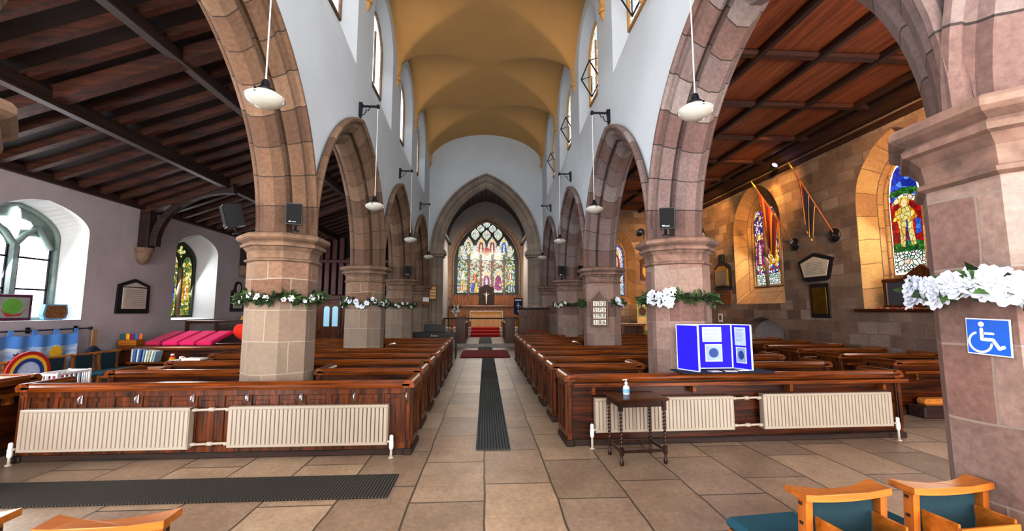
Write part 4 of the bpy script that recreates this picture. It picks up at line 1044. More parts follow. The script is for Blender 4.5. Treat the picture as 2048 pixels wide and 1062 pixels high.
# ------------------------------------------------------------------ wall tablets
def lines(mb, x0, x1, z0, z1, n, d, mi, rr=R):
    for q in range(n):
        z = z1 - (z1 - z0) * (q + .5) / n; s_ = (x1 - x0) * rr.uniform(0, .12); mb.box(x0 + s_, x1 - s_, d - .001, d, z - .006, z + .004, mi)
m_engr = plain('engraved_line', '#8b857d', .7)
w = empty('wall_tablet', (NW, 9.92, 1.53), PI / 2, label='white marble tablet in a black gabled frame on the plastered wall between the windows', cat='tablet')
mb = MB(); mb.ext_y([(-.44, 0), (.44, 0), (.42, .62), (0, .76), (-.42, .62)], -.04, 0); mb.build('slate_frame', m_slate, w)
mb = MB(); mb.box(-.32, .32, -.055, -.04, .1, .56, 0, c=.006); mb.ext_y([(-.33, .58), (.33, .58), (0, .68)], -.055, -.04); lines(mb, -.28, .28, .14, .53, 9, -.0555, 1); mb.build('inscribed_panel', [m_marble, m_engr], w)
w = empty('wall_tablet', (NW, 13.88, 1.56), PI / 2, label='small white tablet with a rounded dark top on the plastered wall near the organ', cat='tablet')
mb = MB(); mb.ext_y([(-.34, 0), (.34, 0), (.34, .62), (.2, .68), (.16, .85), (.08, .93), (-.08, .93), (-.16, .85), (-.2, .68), (-.34, .62)], -.04, 0); mb.build('slate_frame', m_slate, w)
mb = MB(); mb.box(-.24, .24, -.055, -.04, .1, .55, 0, c=.006); mb.ext_y(circ(0, .72, .1, .14), -.05, -.04); lines(mb, -.2, .2, .14, .52, 7, -.0555, 1); mb.build('inscribed_panel', [m_marble, m_engr], w)
w = empty('wall_tablet', (SW, 10.33, 2.38), -PI / 2, label='five-sided white tablet in a black pointed frame on the stone wall below the flags', cat='tablet')
mb = MB(); mb.ext_y([(-.42, 0), (-.3, -.05), (.3, -.05), (.42, 0), (.58, .5), (0, .68), (-.58, .5)], -.05, 0); mb.build('slate_frame', m_slate, w)
mb = MB(); mb.ext_y([(-.36, .07), (.36, .07), (.47, .44), (0, .58), (-.47, .44)], -.065, -.05); lines(mb, -.34, .34, .12, .44, 8, -.066, 1); mb.build('inscribed_panel', [m_marble, m_engr], w)
w = empty('brass_plaque', (SW, 10.27, 1.41), -PI / 2, label='tall brass plaque in a black frame on the stone wall under the five-sided tablet', cat='plaque')
mb = MB(); mb.box(-.31, .31, -.03, 0, 0, .86, c=.006); mb.build('black_frame', m_slate, w)
mb = MB(); mb.box(-.23, .23, -.038, -.03, .1, .76, c=.004); lines(mb, -.2, .2, .14, .72, 12, -.0385, 1); mb.build('brass_sheet', [m_brass, plain('brass_dark', '#5a4310', .4, .6)], w)
w = empty('wall_memorial', (SW, 14.6, 1.82), -PI / 2, label='gilt-framed memorial with urn top on the stone wall beside the first stone column', cat='memorial')
mb = MB(); mb.ext_y([(-.5, .5), (.5, .5), (.5, 1.3), (.2, 1.45), (-.2, 1.45), (-.5, 1.3)], -.06, 0); mb.build('black_backing', m_slate, w)
mb = MB(); mb.ext_y([(-.4, .62), (.4, .62), (.4, 1.2), (.15, 1.33), (-.15, 1.33), (-.4, 1.2)], -.09, -.06); mb.build('gilt_tablet', m_gold, w)
mb = MB(); mb.box(-.34, .34, -.1, -.09, .64, 1.18, c=.005); mb.build('inscribed_panel', plain('dull_panel', '#8c8070', .5), w)
mb = MB(); mb.box(-.45, .45, -.12, 0, .5, .58, c=.02); mb.box(-.3, .3, -.14, -.05, .58, .66, c=.02); mb.box(-.16, .16, -.1, 0, 1.45, 1.75, c=.03); mb.build('urn_and_shelf', m_slate, w)
mb = MB(); mb.box(-.48, .48, -.05, 0, -.02, .46, c=.01); mb.build('base_panel', plain('rust_stone', '#7c4a2a', .7, var=.2), w)
w = empty('oval_tablet', (7.08, EY, 2.85), 0, label='oval gold tablet in a dark wooden frame on the end wall of the stone-walled aisle', cat='tablet')
mb = MB(); mb.ext_y([(-.36, .06), (.36, .06), (.36, .86), (.42, .9), (.2, 1.02), (0, 1.1), (-.2, 1.02), (-.42, .9), (-.36, .86)], -.05, 0); mb.build('wooden_frame', m_woodz, w)
mb = MB(); mb.ext_y(circ(0, .46, .27, .36, 28), -.065, -.05); mb.build('gold_oval', plain('gold_oval', '#cf9a3c', .45, .2), w)
w = empty('sill_memorial', (SW + .06, 7.98, 1.66), -PI / 2, label='dark slate memorial in carved oak frame on the sill below the armoured saint', cat='memorial')
mb = MB(); mb.box(-.58, .6, .02, .06, .0, .52, c=.005); mb.build('slate_panel', plain('grey_slate', '#44474f', .5, var=.1), w)
mb = MB()
for x in (-.6, .62): mb.box(x - .05, x + .05, 0, .09, 0, .56, c=.015)
mb.box(-.66, .68, -.01, .1, .52, .6, c=.015); mb.box(-.66, .68, -.01, .1, 0, .05, c=.01)
mb.ext_y([(-.2, .6), (.55, .6), (.42, .68), (.2, .84), (0, .74)], .0, .08)
mb.build('carved_frame', m_woodz, w)
# low arched doorway
w = empty('door_1', (SW + .3, 12.55, 0), -PI / 2, label='pale door in the low pointed doorway of the stone wall', cat='door', kind='structure')
mb = MB(); plate(mb, lambda a, z, d: (a, d, z), [(a - 12.55, max(z, 0)) for a, z in d1i], -.005); mb.build('door_leaf', plain('pale_door', '#b4b1b4', .6), w)
mb = MB(); mb.box(.5, .54, -.05, 0, .8, .95, c=.008); mb.build('door_handle', m_iron, w)

# ------------------------------------------------------------------ flowers
def flower_mesh(name, m, layers=3, n=6, r=.04):
    mb = MB()
    for l in range(layers):
        for k in range(n):
            a = 2 * PI * (k + .5 * l) / n; rr = r * (1 - .22 * l); t = .25 + .5 * l
            d = Vector((math.cos(a), math.sin(a), 0)); s_ = Vector((-math.sin(a), math.cos(a), 0)); up = Vector((0, 0, 1))
            P = [d * .1 * rr, d * .6 * rr * math.cos(t) + s_ * .42 * rr + up * .6 * rr * math.sin(t), d * rr * math.cos(t * .8) + up * rr * math.sin(t * .8) + s_ * .15 * rr, d * rr * math.cos(t * .8) + up * rr * math.sin(t * .8) - s_ * .15 * rr, d * .6 * rr * math.cos(t) - s_ * .42 * rr + up * .6 * rr * math.sin(t)]
            mb.face(P, None, 0, False)
    return mb.mesh(name, m)
fl_w = flower_mesh('flower', m_petal); fl_b = flower_mesh('flower', m_petalb, 4, 7, .05)
def add_leaves(mb, p, n, size, rr, out):
    for _ in range(n):
        d = (out * rr.uniform(.2, 1) + Vector((rr.uniform(-1, 1), rr.uniform(-1, 1), rr.uniform(-1, .8)))).normalized()
        s_ = d.cross(Vector((rr.uniform(-1, 1), rr.uniform(-1, 1), rr.uniform(-1, 1)))).normalized(); L = size * rr.uniform(.6, 1.3)
        q = p + Vector((rr.uniform(-1, 1), rr.uniform(-1, 1), rr.uniform(-1, 1))) * size * .35
        mb.face([q, q + d * L * .5 + s_ * L * .22, q + d * L, q + d * L * .5 - s_ * L * .22], None, 0 if rr.random() < .6 else 1)
def garland(x, y, z, label, seed, a0=0, a1=360, nf=12, rad=.445, leaf=.1, fl=fl_w, fs=1.15, nl=200, sag=.03, cluster=None, cs=1):
    rr = random.Random(seed)
    w = empty('garland', (x, y, z), 0, label=label, cat='garland', group='flower garlands on the columns')
    k8 = lambda a: rad / math.cos(((a + 22.5) % 45 - 22.5) * PI / 180) / 1.0
    def pt(a): 
        r = k8(a); return Vector((r * math.cos(a * PI / 180), r * math.sin(a * PI / 180), sag * math.sin(a * .11) + rr.uniform(-.012, .012)))
    mb = MB()
    for k in range(nl):
        a = a0 + (a1 - a0) * k / nl; p = pt(a); add_leaves(mb, p, 3, leaf, rr, Vector((math.cos(a * PI / 180), math.sin(a * PI / 180), 0)))
    mb.tube([pt(a0 + (a1 - a0) * k / 48) * .985 for k in range(49)], .008, 5, 1)
    for i_, (px, py, pz) in enumerate(mb.v):   # foliage lies on the stone, never inside it
        an = math.degrees(math.atan2(py, px)); lim = .425 / math.cos(math.radians((an + 22.5) % 45 - 22.5)); r_ = math.hypot(px, py)
        if r_ < lim: mb.v[i_] = (px * lim / r_, py * lim / r_, pz)
    mb.build('foliage', [m_leaf, m_leafd], w)
    for k in range(nf):
        a = a0 + (a1 - a0) * (k + rr.uniform(.2, .8)) / nf
        if cluster and rr.random() < .75: a = rr.uniform(*cluster)
        p = pt(a); p.x *= 1.09; p.y *= 1.09; p.z += rr.uniform(-.045, .035) * cs
        o = bpy.data.objects.new('flower', fl); COL.objects.link(o); o.parent = w; o.location = p
        d = Vector((math.cos(a * PI / 180), math.sin(a * PI / 180), rr.uniform(-.3, .5))); o.rotation_euler = d.to_track_quat('Z', 'Y').to_euler(); s_ = fs * rr.uniform(.7, 1.25); o.scale = (s_,) * 3
    return w
garland(-2.75, 5.98, 1.76, 'green garland with a few white roses round the first plastered-aisle column', 1, nf=24, nl=230)
garland(-2.75, 10.02, 1.77, 'garland thick with small bluish white flowers round the second plastered-aisle column', 2, nf=34, fl=fl_b, fs=1.1, nl=150, sag=.05)
garland(-2.75, 14.0, 1.77, 'garland with scattered white flowers round the third plastered-aisle column', 21, nf=24, fs=1.2)
garland(2.75, 5.98, 1.77, 'garland with a bunch of white flowers at one end round the first stone column', 4, nf=34, fl=fl_b, fs=1.1, cluster=(200, 240), cs=2)
garland(2.75, 10.02, 1.78, 'garland of white flowers half behind the hymn board on the second stone column', 5, a0=286, a1=560, nf=30, fl=fl_b, cluster=(290, 345))
garland(2.75, 14.0, 1.78, 'leafy garland with white flowers round the third stone column', 6, nf=26, fs=1.2, cluster=(180, 250))
garland(2.75, 1.93, 1.71, 'thick garland of large white blooms round the nearest stone column above the wheelchair sign', 7, a0=130, a1=250, nf=90, fl=fl_b, fs=1.15, nl=50, sag=.012, cs=1.0, leaf=.09)

# ------------------------------------------------------------------ pendant lamps with wall brackets
def lamp(s, y, label, label2, zb=5.5, zl=3.62, tilt=.0):
    x = s * 2.1
    b = empty('lamp_bracket', (s * 2.45, y, zb), 0, label=label2, cat='bracket', group='iron lamp brackets')
    mb = MB(); mb.ext_y([(0, -.2), (-s * .03, -.2), (-s * .05, .0), (-s * .06, .08), (0, .08)], -.05, .05); mb.build('wall_plate', m_iron, b)
    mb = MB(); mb.box(-s * .02, -s * .37, -.02, .02, .0, .035, c=.006); mb.box(-s * .33, -s * .38, -.03, .03, -.02, .05, c=.006); mb.build('arm', m_iron, b)
    mb = MB(); mb.tube([(-s * .04, 0, -.17), (-s * .1, 0, -.14), (-s * .13, 0, -.08), (-s * .11, 0, -.05), (-s * .17, 0, -.07), (-s * .2, 0, -.0)], .009, 6); mb.build('scroll', m_iron, b)
    w = empty('pendant_lamp', (x, y, zl), 0, label=label, cat='lamp', group='opal glass pendant lamps')
    w.rotation_euler = (0, 0, 0)
    mb = MB(); mb.tube([(0, 0, .1), (0, 0, zb - zl - .03)], .007, 6); mb.build('cord', m_white, w)
    mb = MB(); mb.lathe([(.06, .0), (.075, .012), (.07, .03), (.045, .045), (.035, .09), (.03, .11), (.012, .125)], 18); mb.build('gallery', m_iron, w)
    mb = MB(); mb.lathe([(.0, -.155), (.06, -.15), (.11, -.13), (.15, -.10), (.168, -.075), (.172, -.062), (.16, -.045), (.12, -.015), (.07, .0)], 28); mb.build('bowl', m_opal, w)
    mb = MB(); mb.lathe([(.173, -.07), (.176, -.062), (.173, -.055)], 28, cap=False)
    for k in range(3):
        a = 2 * PI * k / 3 + .5; mb.box(.165 * math.cos(a) - .008, .165 * math.cos(a) + .008, .165 * math.sin(a) - .008, .165 * math.sin(a) + .008, -.075, -.035, 1)
    mb.build('rim_band', [m_opal, m_iron], w)
LY = [4.0, 8.05, 11.9, 15.7]
for i, y in enumerate(LY):
    q = ['nearest', 'second', 'third', 'farthest']
    for s in (-1, 1):
        side = 'plastered-aisle' if s < 0 else 'stone-walled-aisle'
        lamp(s, y, '%s white bowl lamp hanging in front of the %s arches' % (q[i], side), '%s black iron lamp bracket high on the white wall, %s side' % (q[i], side), zl=3.62 if i else 3.66)

# ------------------------------------------------------------------ loudspeakers
def speaker(loc, rz, label, tilt=.12, s=1.0, colr=m_black):
    w = empty('loudspeaker', loc, 0, label=label, cat='speaker', group='black loudspeakers on the capitals', rot=(tilt, 0, rz))
    w.scale = (s,) * 3
    mb = MB(); mb.ext_z([(-.1, -.08), (.1, -.08), (.07, .12), (-.07, .12)], .03, .31); mb.build('cabinet', colr, w)
    mb = MB(); mb.box(-.092, .092, -.09, -.08, .04, .30, c=.006); mb.build('grille', plain('speaker_cloth', '#16171b', .9) if 'speaker_cloth' not in bpy.data.materials else bpy.data.materials['speaker_cloth'], w)
    mb = MB(); mb.box(-.06, -.03, -.0925, -.09, .06, .075); mb.box(-.02, .03, -.0925, -.09, .06, .066); mb.build('maker_badge', m_steel, w)
    mb = MB(); mb.lathe([(.05, -.06), (.05, -.045), (.018, -.04), (.018, .03)], 12, 0, .02); mb.build('swivel_mount', m_iron, w)
    return w
speaker((-2.44, 5.55, 2.66), .2, 'black loudspeaker facing the viewer on the first plastered-aisle column capital', s=.95)
speaker((-3.32, 5.78, 2.66), -.9, 'black loudspeaker turned toward the plastered wall on the first column capital', .25, 1.05)
speaker((2.42, 5.54, 2.66), -.25, 'black loudspeaker facing the viewer on the first stone column capital', s=1.0)
speaker((-3.18, 13.6, 2.66), -.5, 'dark loudspeaker in the shadow on the third plastered-aisle column capital', s=1.1)
speaker((-2.44, 13.62, 2.66), .1, 'black loudspeaker over the nave edge of the third plastered-aisle column capital', s=1.1)
speaker((2.45, 13.62, 2.66), -.1, 'blue-black loudspeaker over the nave edge of the third stone column capital', s=1.2)
speaker((3.12, 13.62, 2.66), .6, 'black loudspeaker turned toward the stone wall on the third stone column capital', .2, 1.2)
w = empty('security_camera', (2.2, 5.82, 2.68), 0, label='small black camera fixed to the edge of the first stone column capital', cat='camera')
mb = MB(); mb.tube([(0.02, 0, -.08), (0.02, 0, 0), (-.03, -.03, .01)], .012, 8); mb.build('mount_arm', m_black, w)
mb = MB(); mb.M = Matrix.Translation((-.05, -.04, .0)) @ Matrix.Rotation(1.3, 4, 'X'); mb.lathe([(.0, -.05), (.04, -.05), (.045, -.03), (.045, .05), (.03, .07), (0, .07)], 14); mb.build('camera_body', m_black, w)
w = empty('spotlight', (8.05, 11.16, 5.62), 0, label='small lit spotlight at the ceiling edge above the flags', cat='spotlight')
mb = MB(); mb.M = Matrix.Rotation(1.1, 4, 'X') @ Matrix.Rotation(0, 4, 'Z'); mb.lathe([(.05, -.14), (.07, -.12), (.08, .0), (.085, .05)], 16, cap=False); mb.build('lamp_housing', m_black, w)
mb = MB(); mb.M = Matrix.Rotation(1.1, 4, 'X'); mb.lathe([(.075, .04), (.0, .041)], 16, cap=False); mb.build('lens', glow('violet_white_lens', '#c8b4ff', 6), w)
mb = MB(); mb.tube([(0, .03, .05), (0, .05, .28)], .015, 8); mb.build('bracket', m_black, w)

# ------------------------------------------------------------------ regimental flags
def flag(y0, z0, tip, label, cols, seed, t0, t1, drop, grp='flags on the stone wall'):
    rr = random.Random(seed)
    w = empty('flag', (SW, y0, z0), 0, label=label, cat='flag', group=grp)
    T = Vector(tip) - Vector((SW, y0, z0))
    mb = MB(); mb.tube([(0, 0, 0), T], [.022, .016], 8); mb.build('pole', m_chair, w)
    mb = MB(); d = T.normalized(); mb.tube([T, T + d * .03, T + d * .1, T + d * .22], [.02, .035, .025, .003], 8); mb.build('finial', m_gold, w)
    mb = MB(); mb.M = Matrix.Rotation(-PI / 2, 4, 'Y'); mb.lathe([(.17, 0), (.17, .03), (.14, .045), (.04, .05), (.03, .1)], 20); mb.build('wall_mount', m_slate, w)
    mb = MB(); N, M_ = 34, 22; P = []
    for i in range(N + 1):
        u = i / N; top = T * (t0 + (t1 - t0) * u); row = []
        for j in range(M_ + 1):
            v = j / M_
            gather = 1 - .62 * v ** .7
            c0 = T * (t0 * .55 + t1 * .45)
            x = c0.x + (top.x - c0.x) * gather; y = c0.y + (top.y - c0.y) * gather
            dz = drop * (1 - .35 * abs(u - .35)) * v
            fold = .05 * math.sin(u * 26 + 1.5 * v) * v ** .5
            row.append((x + fold * .7, y + fold * .5, top.z - dz - .02))
        P.append(row)
    mb.grid(P, 0, True, lambda i, j: (i / N, j / M_)); mb.build('cloth', cols, w)
def flagmat(name, stops, fringe):
    t = NT(name); uv = t.coord('UV'); sp = t.node('ShaderNodeSeparateXYZ'); t.link(uv, sp.inputs[0])
    c = t.ramp(sp.outputs['X'], [(p, H(k)) for p, k in stops], 'CONSTANT')
    m = t.math('GREATER_THAN', sp.outputs['Y'], .95); c = t.mix(m, c, H(fringe)); m = t.math('GREATER_THAN', sp.outputs['X'], .96); c = t.mix(m, c, H(fringe))
    t.col(c); t.set(Roughness=.85); return t.m
flag(11.02, 3.38, (7.5, 11.2, 5.0), 'faded red and gold striped flag on a pole over the violet window', flagmat('red_gold_flag', [(0, '#6e1d10'), (.2, '#a86a1c'), (.28, '#5a140e'), (.5, '#8a2a14'), (.62, '#b47a22'), (.7, '#4a100c'), (.86, '#702012')], '#a8791f'), 3, .96, .4, 1.35)
flag(9.68, 3.4, (7.5, 9.75, 5.05), 'dark navy flag with gold fringe and red corner on a pole on the stone wall', flagmat('navy_flag', [(0, '#7a2a20'), (.12, '#c08a2c'), (.18, '#6a2018'), (.3, '#1a1830'), (.62, '#b98a30'), (.66, '#16152a')], '#b98a30'), 5, .9, .45, 1.15)

# ------------------------------------------------------------------ sill flowers
pop = flower_mesh('poppy', [plain('salmon_wool', '#d0563c', .9, var=.2)], 2, 6, .06); popw = flower_mesh('poppy', [plain('pink_wool', '#ecc2b0', .9)], 2, 6, .055)
for k in range(20):
    o = bpy.data.objects.new('poppy', pop if k % 3 else popw); COL.objects.link(o); o.scale = (.74,) * 3; o.location = (SW - .03 + R.uniform(-.05, .04), 7.38 + .069 * k, 1.635); o.rotation_euler = (R.uniform(-.3, .3), R.uniform(-.6, 0), R.uniform(0, 6))
    tag(o, 'salmon red woolly flower in the row along the sill of the armoured saint window' if k % 3 else 'pale pink woolly flower in the row along the sill of the armoured saint window', 'flower', 'woolly red flowers on the sill' if k % 3 else 'woolly pink flowers on the sill')
for k in range(12):
    o = bpy.data.objects.new('sill_flower', fl_w); COL.objects.link(o); o.location = (SW + .12 + R.uniform(-.04, .04), 11.85 + .12 * k, 1.78 + .0 * k); o.scale = (1.7,) * 3; o.rotation_euler = (R.uniform(-.3, .3), R.uniform(-.6, 0), 0)
    tag(o, 'white flower in the row on the stone sill below the violet window', 'flower', 'white flowers on the stone sill')

# ------------------------------------------------------------------ organ
w = empty('pipe_organ', (-5.5, 17.2, 0), 0, label='dark red organ case with wooden pipes and a door with two pale panes', cat='organ')
mb = MB(); mb.box(-2.2, 2.15, 0, .9, 0, 1.95)
for k in range(9): mb.box(-2.2 + k * .54 - .03, -2.2 + k * .54 + .03, -.03, 0, 0, 1.95, c=.008)
for z in (.02, .72, 1.9): mb.box(-2.2, 2.15, -.03, 0, z, z + .1, c=.008)
mb.build('lower_case', m_woodz, w)
mb = MB(); mb.box(-2.2, 2.15, -.08, .05, 1.98, 2.2, c=.03); mb.box(-2.2, 2.15, -.05, .05, 3.45, 3.6, c=.02); mb.build('case_rail', m_organ, w)
mb = MB(); mb.box(-2.2, 2.15, .3, .32, 1.95, 4.9); mb.build('back_board', plain('organ_back_brown', '#140807', .8), w)  # near-black brown board behind the pipes
for k in range(16):
    x = -2.1 + .27 * k; hh = 3.6 + .95 * (1 - abs(((k % 8) - 6.5) / 7))
    mb = MB(); mb.box(x - .1, x + .1, .0, .16, 2.2, hh, c=.02); mb.box(x - .04, x + .04, -.015, .01, 2.32, 2.4, 1); mb.build('wooden_pipe', [m_organ, m_black], w)
d = empty('door', (-.5, -.03, 0), parent=w)
mb = MB(); mb.box(-.36, .36, -.03, 0, .1, 1.86, c=.01); mb.build('door_leaf', m_woodz, d)
for s in (-1, 1):
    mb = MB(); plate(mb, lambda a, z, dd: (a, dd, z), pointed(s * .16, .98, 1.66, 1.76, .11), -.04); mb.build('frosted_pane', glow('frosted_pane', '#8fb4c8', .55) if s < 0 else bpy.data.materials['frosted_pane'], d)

# ------------------------------------------------------------------ chancel furniture
w = empty('altar', (.05, 26.0, .6), 0, label='altar with cream and gold frontal and white cloth at the top of the red steps', cat='altar')
mb = MB(); mb.box(-.92, .92, -.3, .3, 0, .93); mb.build('altar_body', m_oakp, w)
mb = MB()
for k in range(4): mb.box(-.9 + .45 * k, -.9 + .45 * (k + 1) - .008, -.315, -.3, .02, .78)
mb.build('frontal', plain('cream_frontal', '#c8a878', .8, var=.1), w)
mb = MB(); mb.box(-.9, .9, -.32, -.3, .78, .92); mb.build('gold_band', plain('gold_band', '#b88a3a', .5, .2, .2, 20), w)
mb = MB(); mb.box(-.97, .97, -.34, .32, .93, .96, c=.008); mb.box(-.97, -.93, -.34, .2, .35, .93); mb.box(.93, .97, -.34, .2, .35, .93); mb.build('altar_cloth', m_white, w)
w = empty('reredos', (.05, 26.9, .6), 0, label='warm oak panelled reredos with a cresting below the great window', cat='reredos')
mb = MB(); mb.box(-2.3, 2.25, 0, .06, 0, 1.22)
for k in range(31): mb.box(-2.3 + .15 * k - .012, -2.3 + .15 * k + .012, -.02, 0, 0, 1.2, c=.004)
mb.build('lower_panelling', m_oakp, w)
mb = MB(); mb.box(-2.3, 2.25, -.12, .06, 1.2, 1.32, c=.02); mb.build('shelf', m_woodlt, w)
for s in (-1, 1):
    mb = MB(); a, b = sorted((s * .5, s * 2.15)); mb.box(a, b, 0, .05, 1.32, 1.9)
    for k in range(9): xx = a + (b - a) * k / 8; mb.box(xx - .03, xx + .03, -.025, 0, 1.34, 1.88, 0, .006)
    for k in range(10): xx = a + (b - a) * (k + .5) / 10; mb.ext_y([(xx - .07, 1.88), (xx + .07, 1.88), (xx + .05, 1.95), (xx, 2.02), (xx - .05, 1.95)], -.02, .02)
    mb.build('upper_panelling', m_oakp, w)
mb = MB(); mb.box(-.46, .46, -.1, .05, 1.3, 2.42, c=.02); mb.ext_y([(-.46, 2.4), (.46, 2.4), (0, 2.62)], -.1, .05); mb.build('centre_niche', m_dark, w)
mb = MB(); mb.box(-.03, .03, -.15, -.11, 1.36, 2.3); mb.box(-.2, .2, -.15, -.11, 2.0, 2.06); mb.build('cross', m_woodz, w)
w = empty('crucifix_figure', (.05, 26.69, 1.98), 0, label='small pale carved figure on the dark cross in the centre of the reredos', cat='carving')
mb = MB(); mb.lathe([(.01, .0), (.03, .04), (.035, .2), (.05, .3), (.045, .42), (.065, .56), (.03, .62), (.035, .66), (.035, .7), (.0, .74)], 10, scale=(1, .6)); mb.tube([(-.16, 0, .62), (0, 0, .55), (.16, 0, .62)], .016, 6); mb.build('carved_body', m_marble, w)
w = empty('altar_rail', (.05, 23.2, .15), 0, label='dark communion rail on short standards before the altar', cat='rail')
mb = MB(); mb.box(-2.3, 2.25, -.04, .04, .98, 1.05, c=.015); mb.build('top_rail', m_dark, w)
for x in (-2.0, -1.5, -1.05, -.92, .92, 1.05, 1.5, 2.0):
    mb = MB(); mb.lathe([(.04, 0), (.03, .05), (.02, .1), (.02, .85), (.035, .9), (.03, .98)], 10, x, 0); mb.build('standard', m_steel if abs(x) < 1.1 else m_dark, w)
for s in (-1, 1):
    lab = 'plastered' if s < 0 else 'stone-walled'
    w = empty('choir_stall', (s * 1.1, 19.3, .15 if False else 0), 0, label='tall oak choir stall front and end panel beside the chancel tiles, %s-aisle side' % lab, cat='stall')
    mb = MB(); mb.box(-.22, .22, 0, .07, 0.02, 1.28, c=.01); mb.box(-.26, .26, -.03, .1, 1.22, 1.31, c=.02); mb.box(-.26, .26, -.03, .1, 0, .2, c=.015); mb.build('end_panel', m_woodz, w)
    mb = MB(); mb.box(-s * .2, -s * .15, .07, 3.4, .16, 1.0, c=.008)
    for k in range(8): mb.box(-s * .21, -s * .19, .1 + k * .43, .16 + k * .43, .2, .98, c=.004)
    mb.box(-s * .24, s * .12, .05, 3.4, 1.0, 1.05, c=.012); mb.build('desk_front', m_woodz, w)
    mb = MB(); mb.box(s * .55, s * .95, .1, 3.4, .5, .56, c=.01); mb.box(s * .98, s * 1.05, .1, 3.4, .16, 1.15, c=.01); mb.build('seat', m_woody, w)
w = empty('pulpit', (1.86, 16.55, 0), 0, label='carved dark oak pulpit with pointed tracery before the chancel arch, white flowers on its edge', cat='pulpit')
mb = MB(); mb.box(-.55, .55, -.1, .5, .1, 1.62)
for k in range(6): mb.box(-.55 + .22 * k - .02, -.55 + .22 * k + .02, -.125, -.1, .12, 1.6, c=.006)
mb.build('front', m_woodz, w)
mb = MB()
for k in range(5):
    x = -.44 + .22 * k; mb.tube([(a, -.115, z) for a, z in arch_pts(x, .085, 1.28, .05, 6)], .012, 5); mb.tube([(a, -.112, z) for a, z in circ(x, 1.5, .035)], .008, 5)
mb.build('tracery', m_woodlt, w)
mb = MB(); mb.box(-.6, .6, -.16, .55, 1.62, 1.7, c=.02); mb.box(-.58, .58, -.13, .52, 0, .12, c=.02); mb.build('moulding', m_dark, w)
for k in range(12):
    o = bpy.data.objects.new('cut_flower', fl_b); COL.objects.link(o); o.location = (1.36 + .085 * k, 16.5 + R.uniform(-.03, .05), 1.735); o.scale = (.85,) * 3; o.rotation_euler = (R.uniform(-.6, .6), R.uniform(-.6, .6), 0); tag(o, 'white flower in the row lying on top of the carved pulpit', 'flower', 'white flowers on the pulpit')
w = empty('bench', (1.85, 15.55, 0), 0, label='low honey-brown oak bench with a red book in front of the pulpit', cat='bench')
mb = MB(); mb.box(-.45, .45, 0, .4, .42, .47, c=.01); mb.build('seat', m_woodlt, w); mb = MB(); mb.box(-.45, .45, -.04, 0, .05, .8, c=.01); mb.box(-.48, .48, -.06, .02, .8, .85, c=.015); mb.build('backrest', m_woodlt, w)
for s in (-1, 1): mb = MB(); mb.box(s * .42, s * .47, 0, .4, 0, .42, c=.008); mb.build('leg', m_woodz, w)
mb = MB(); mb.box(1.55, 1.8, 15.48, 15.6, .852, .89, c=.006); mb.build('book', m_red, label='red book lying on the back of the low bench before the pulpit', cat='book')
w = empty('digital_piano', (-1.7, 14.62, 0), 0, label='black digital piano with a music desk behind the last plastered-side pew', cat='piano')
mb = MB(); mb.box(-.72, .72, 0, .3, .62, .87, c=.015); mb.build('case', m_black, w)
mb = MB(); mb.box(-.36, .36, .02, .05, .87, 1.13, c=.008); mb.build('music_desk', m_black, w)
for s in (-1, 1): mb = MB(); mb.box(s * .68, s * .72, 0, .5, 0, .62, c=.006); mb.build('side_leg', m_black, w)
mb = MB(); mb.box(-.68, .68, .3, .5, .62, .66, c=.01); mb.build('keyboard', m_white, w)
text('Roland', .085, m_paper, w, (.0, -.003, .75), (PI / 2, 0, 0), 'lettering')
w = empty('red_flower_pot', (-1.15, 14.77, .872), 0, label='small red potted flower on the end of the black piano', cat='plant')
mb = MB(); mb.lathe([(.035, 0), (.05, .07), (.052, .08)], 12); mb.build('pot', m_red, w)
mb = MB(); rr = random.Random(4); add_leaves(mb, Vector((0, 0, .14)), 30, .07, rr, Vector((0, 0, 1))); mb.build('bloom', [m_red, m_leaf], w)
w = empty('flower_arrangement', (-1.4, 19.36, 1.31), 0, label='white and green flower arrangement standing on the choir stall end', cat='flowers')
mb = MB(); mb.lathe([(.05, 0), (.07, .06), (.05, .12), (.06, .16)], 12, .08, 0); mb.build('vase', m_white, w)
mb = MB(); rr = random.Random(8)
for _ in range(12): add_leaves(mb, Vector((.08 + rr.uniform(-.14, .14), rr.uniform(-.1, .1), .3 + rr.uniform(-.12, .15))), 9, .12, rr, Vector((0, -.3, .6)))
mb.build('foliage', [m_leaf, m_leafd], w)
for k in range(14):
    o = bpy.data.objects.new('flower', fl_w); COL.objects.link(o); o.parent = w; o.location = (.08 + rr.uniform(-.16, .16), rr.uniform(-.16, -.06), .32 + rr.uniform(-.16, .18)); o.rotation_euler = (1.2, 0, rr.uniform(-.6, .6)); o.scale = (1.5,) * 3
w = empty('banner', (1.5, 19.75, 0), 0, label='dark blue church banner with a white cross shape on a pole beside the pulpit', cat='banner')
mb = MB(); mb.tube([(0, 0, .15), (0, 0, 2.2)], .015, 8); mb.tube([(-.22, -.01, 2.16), (.22, -.01, 2.16)], .012, 8); mb.lathe([(.14, .15), (.13, .17), (.02, .19)], 16); mb.build('pole', m_brass, w)
mb = MB(); mb.ext_y([(-.2, 2.15), (.2, 2.15), (.2, 1.45), (0, 1.36), (-.2, 1.45)], -.03, -.022); mb.build('cloth', plain('banner_blue', '#16224f', .85), w)
mb = MB(); mb.box(-.02, .02, -.034, -.03, 1.5, 1.95); mb.box(-.08, .08, -.034, -.03, 1.8, 1.84); mb.box(-.15, .15, -.034, -.03, 2.03, 2.1); mb.build('white_emblem', m_white, w)
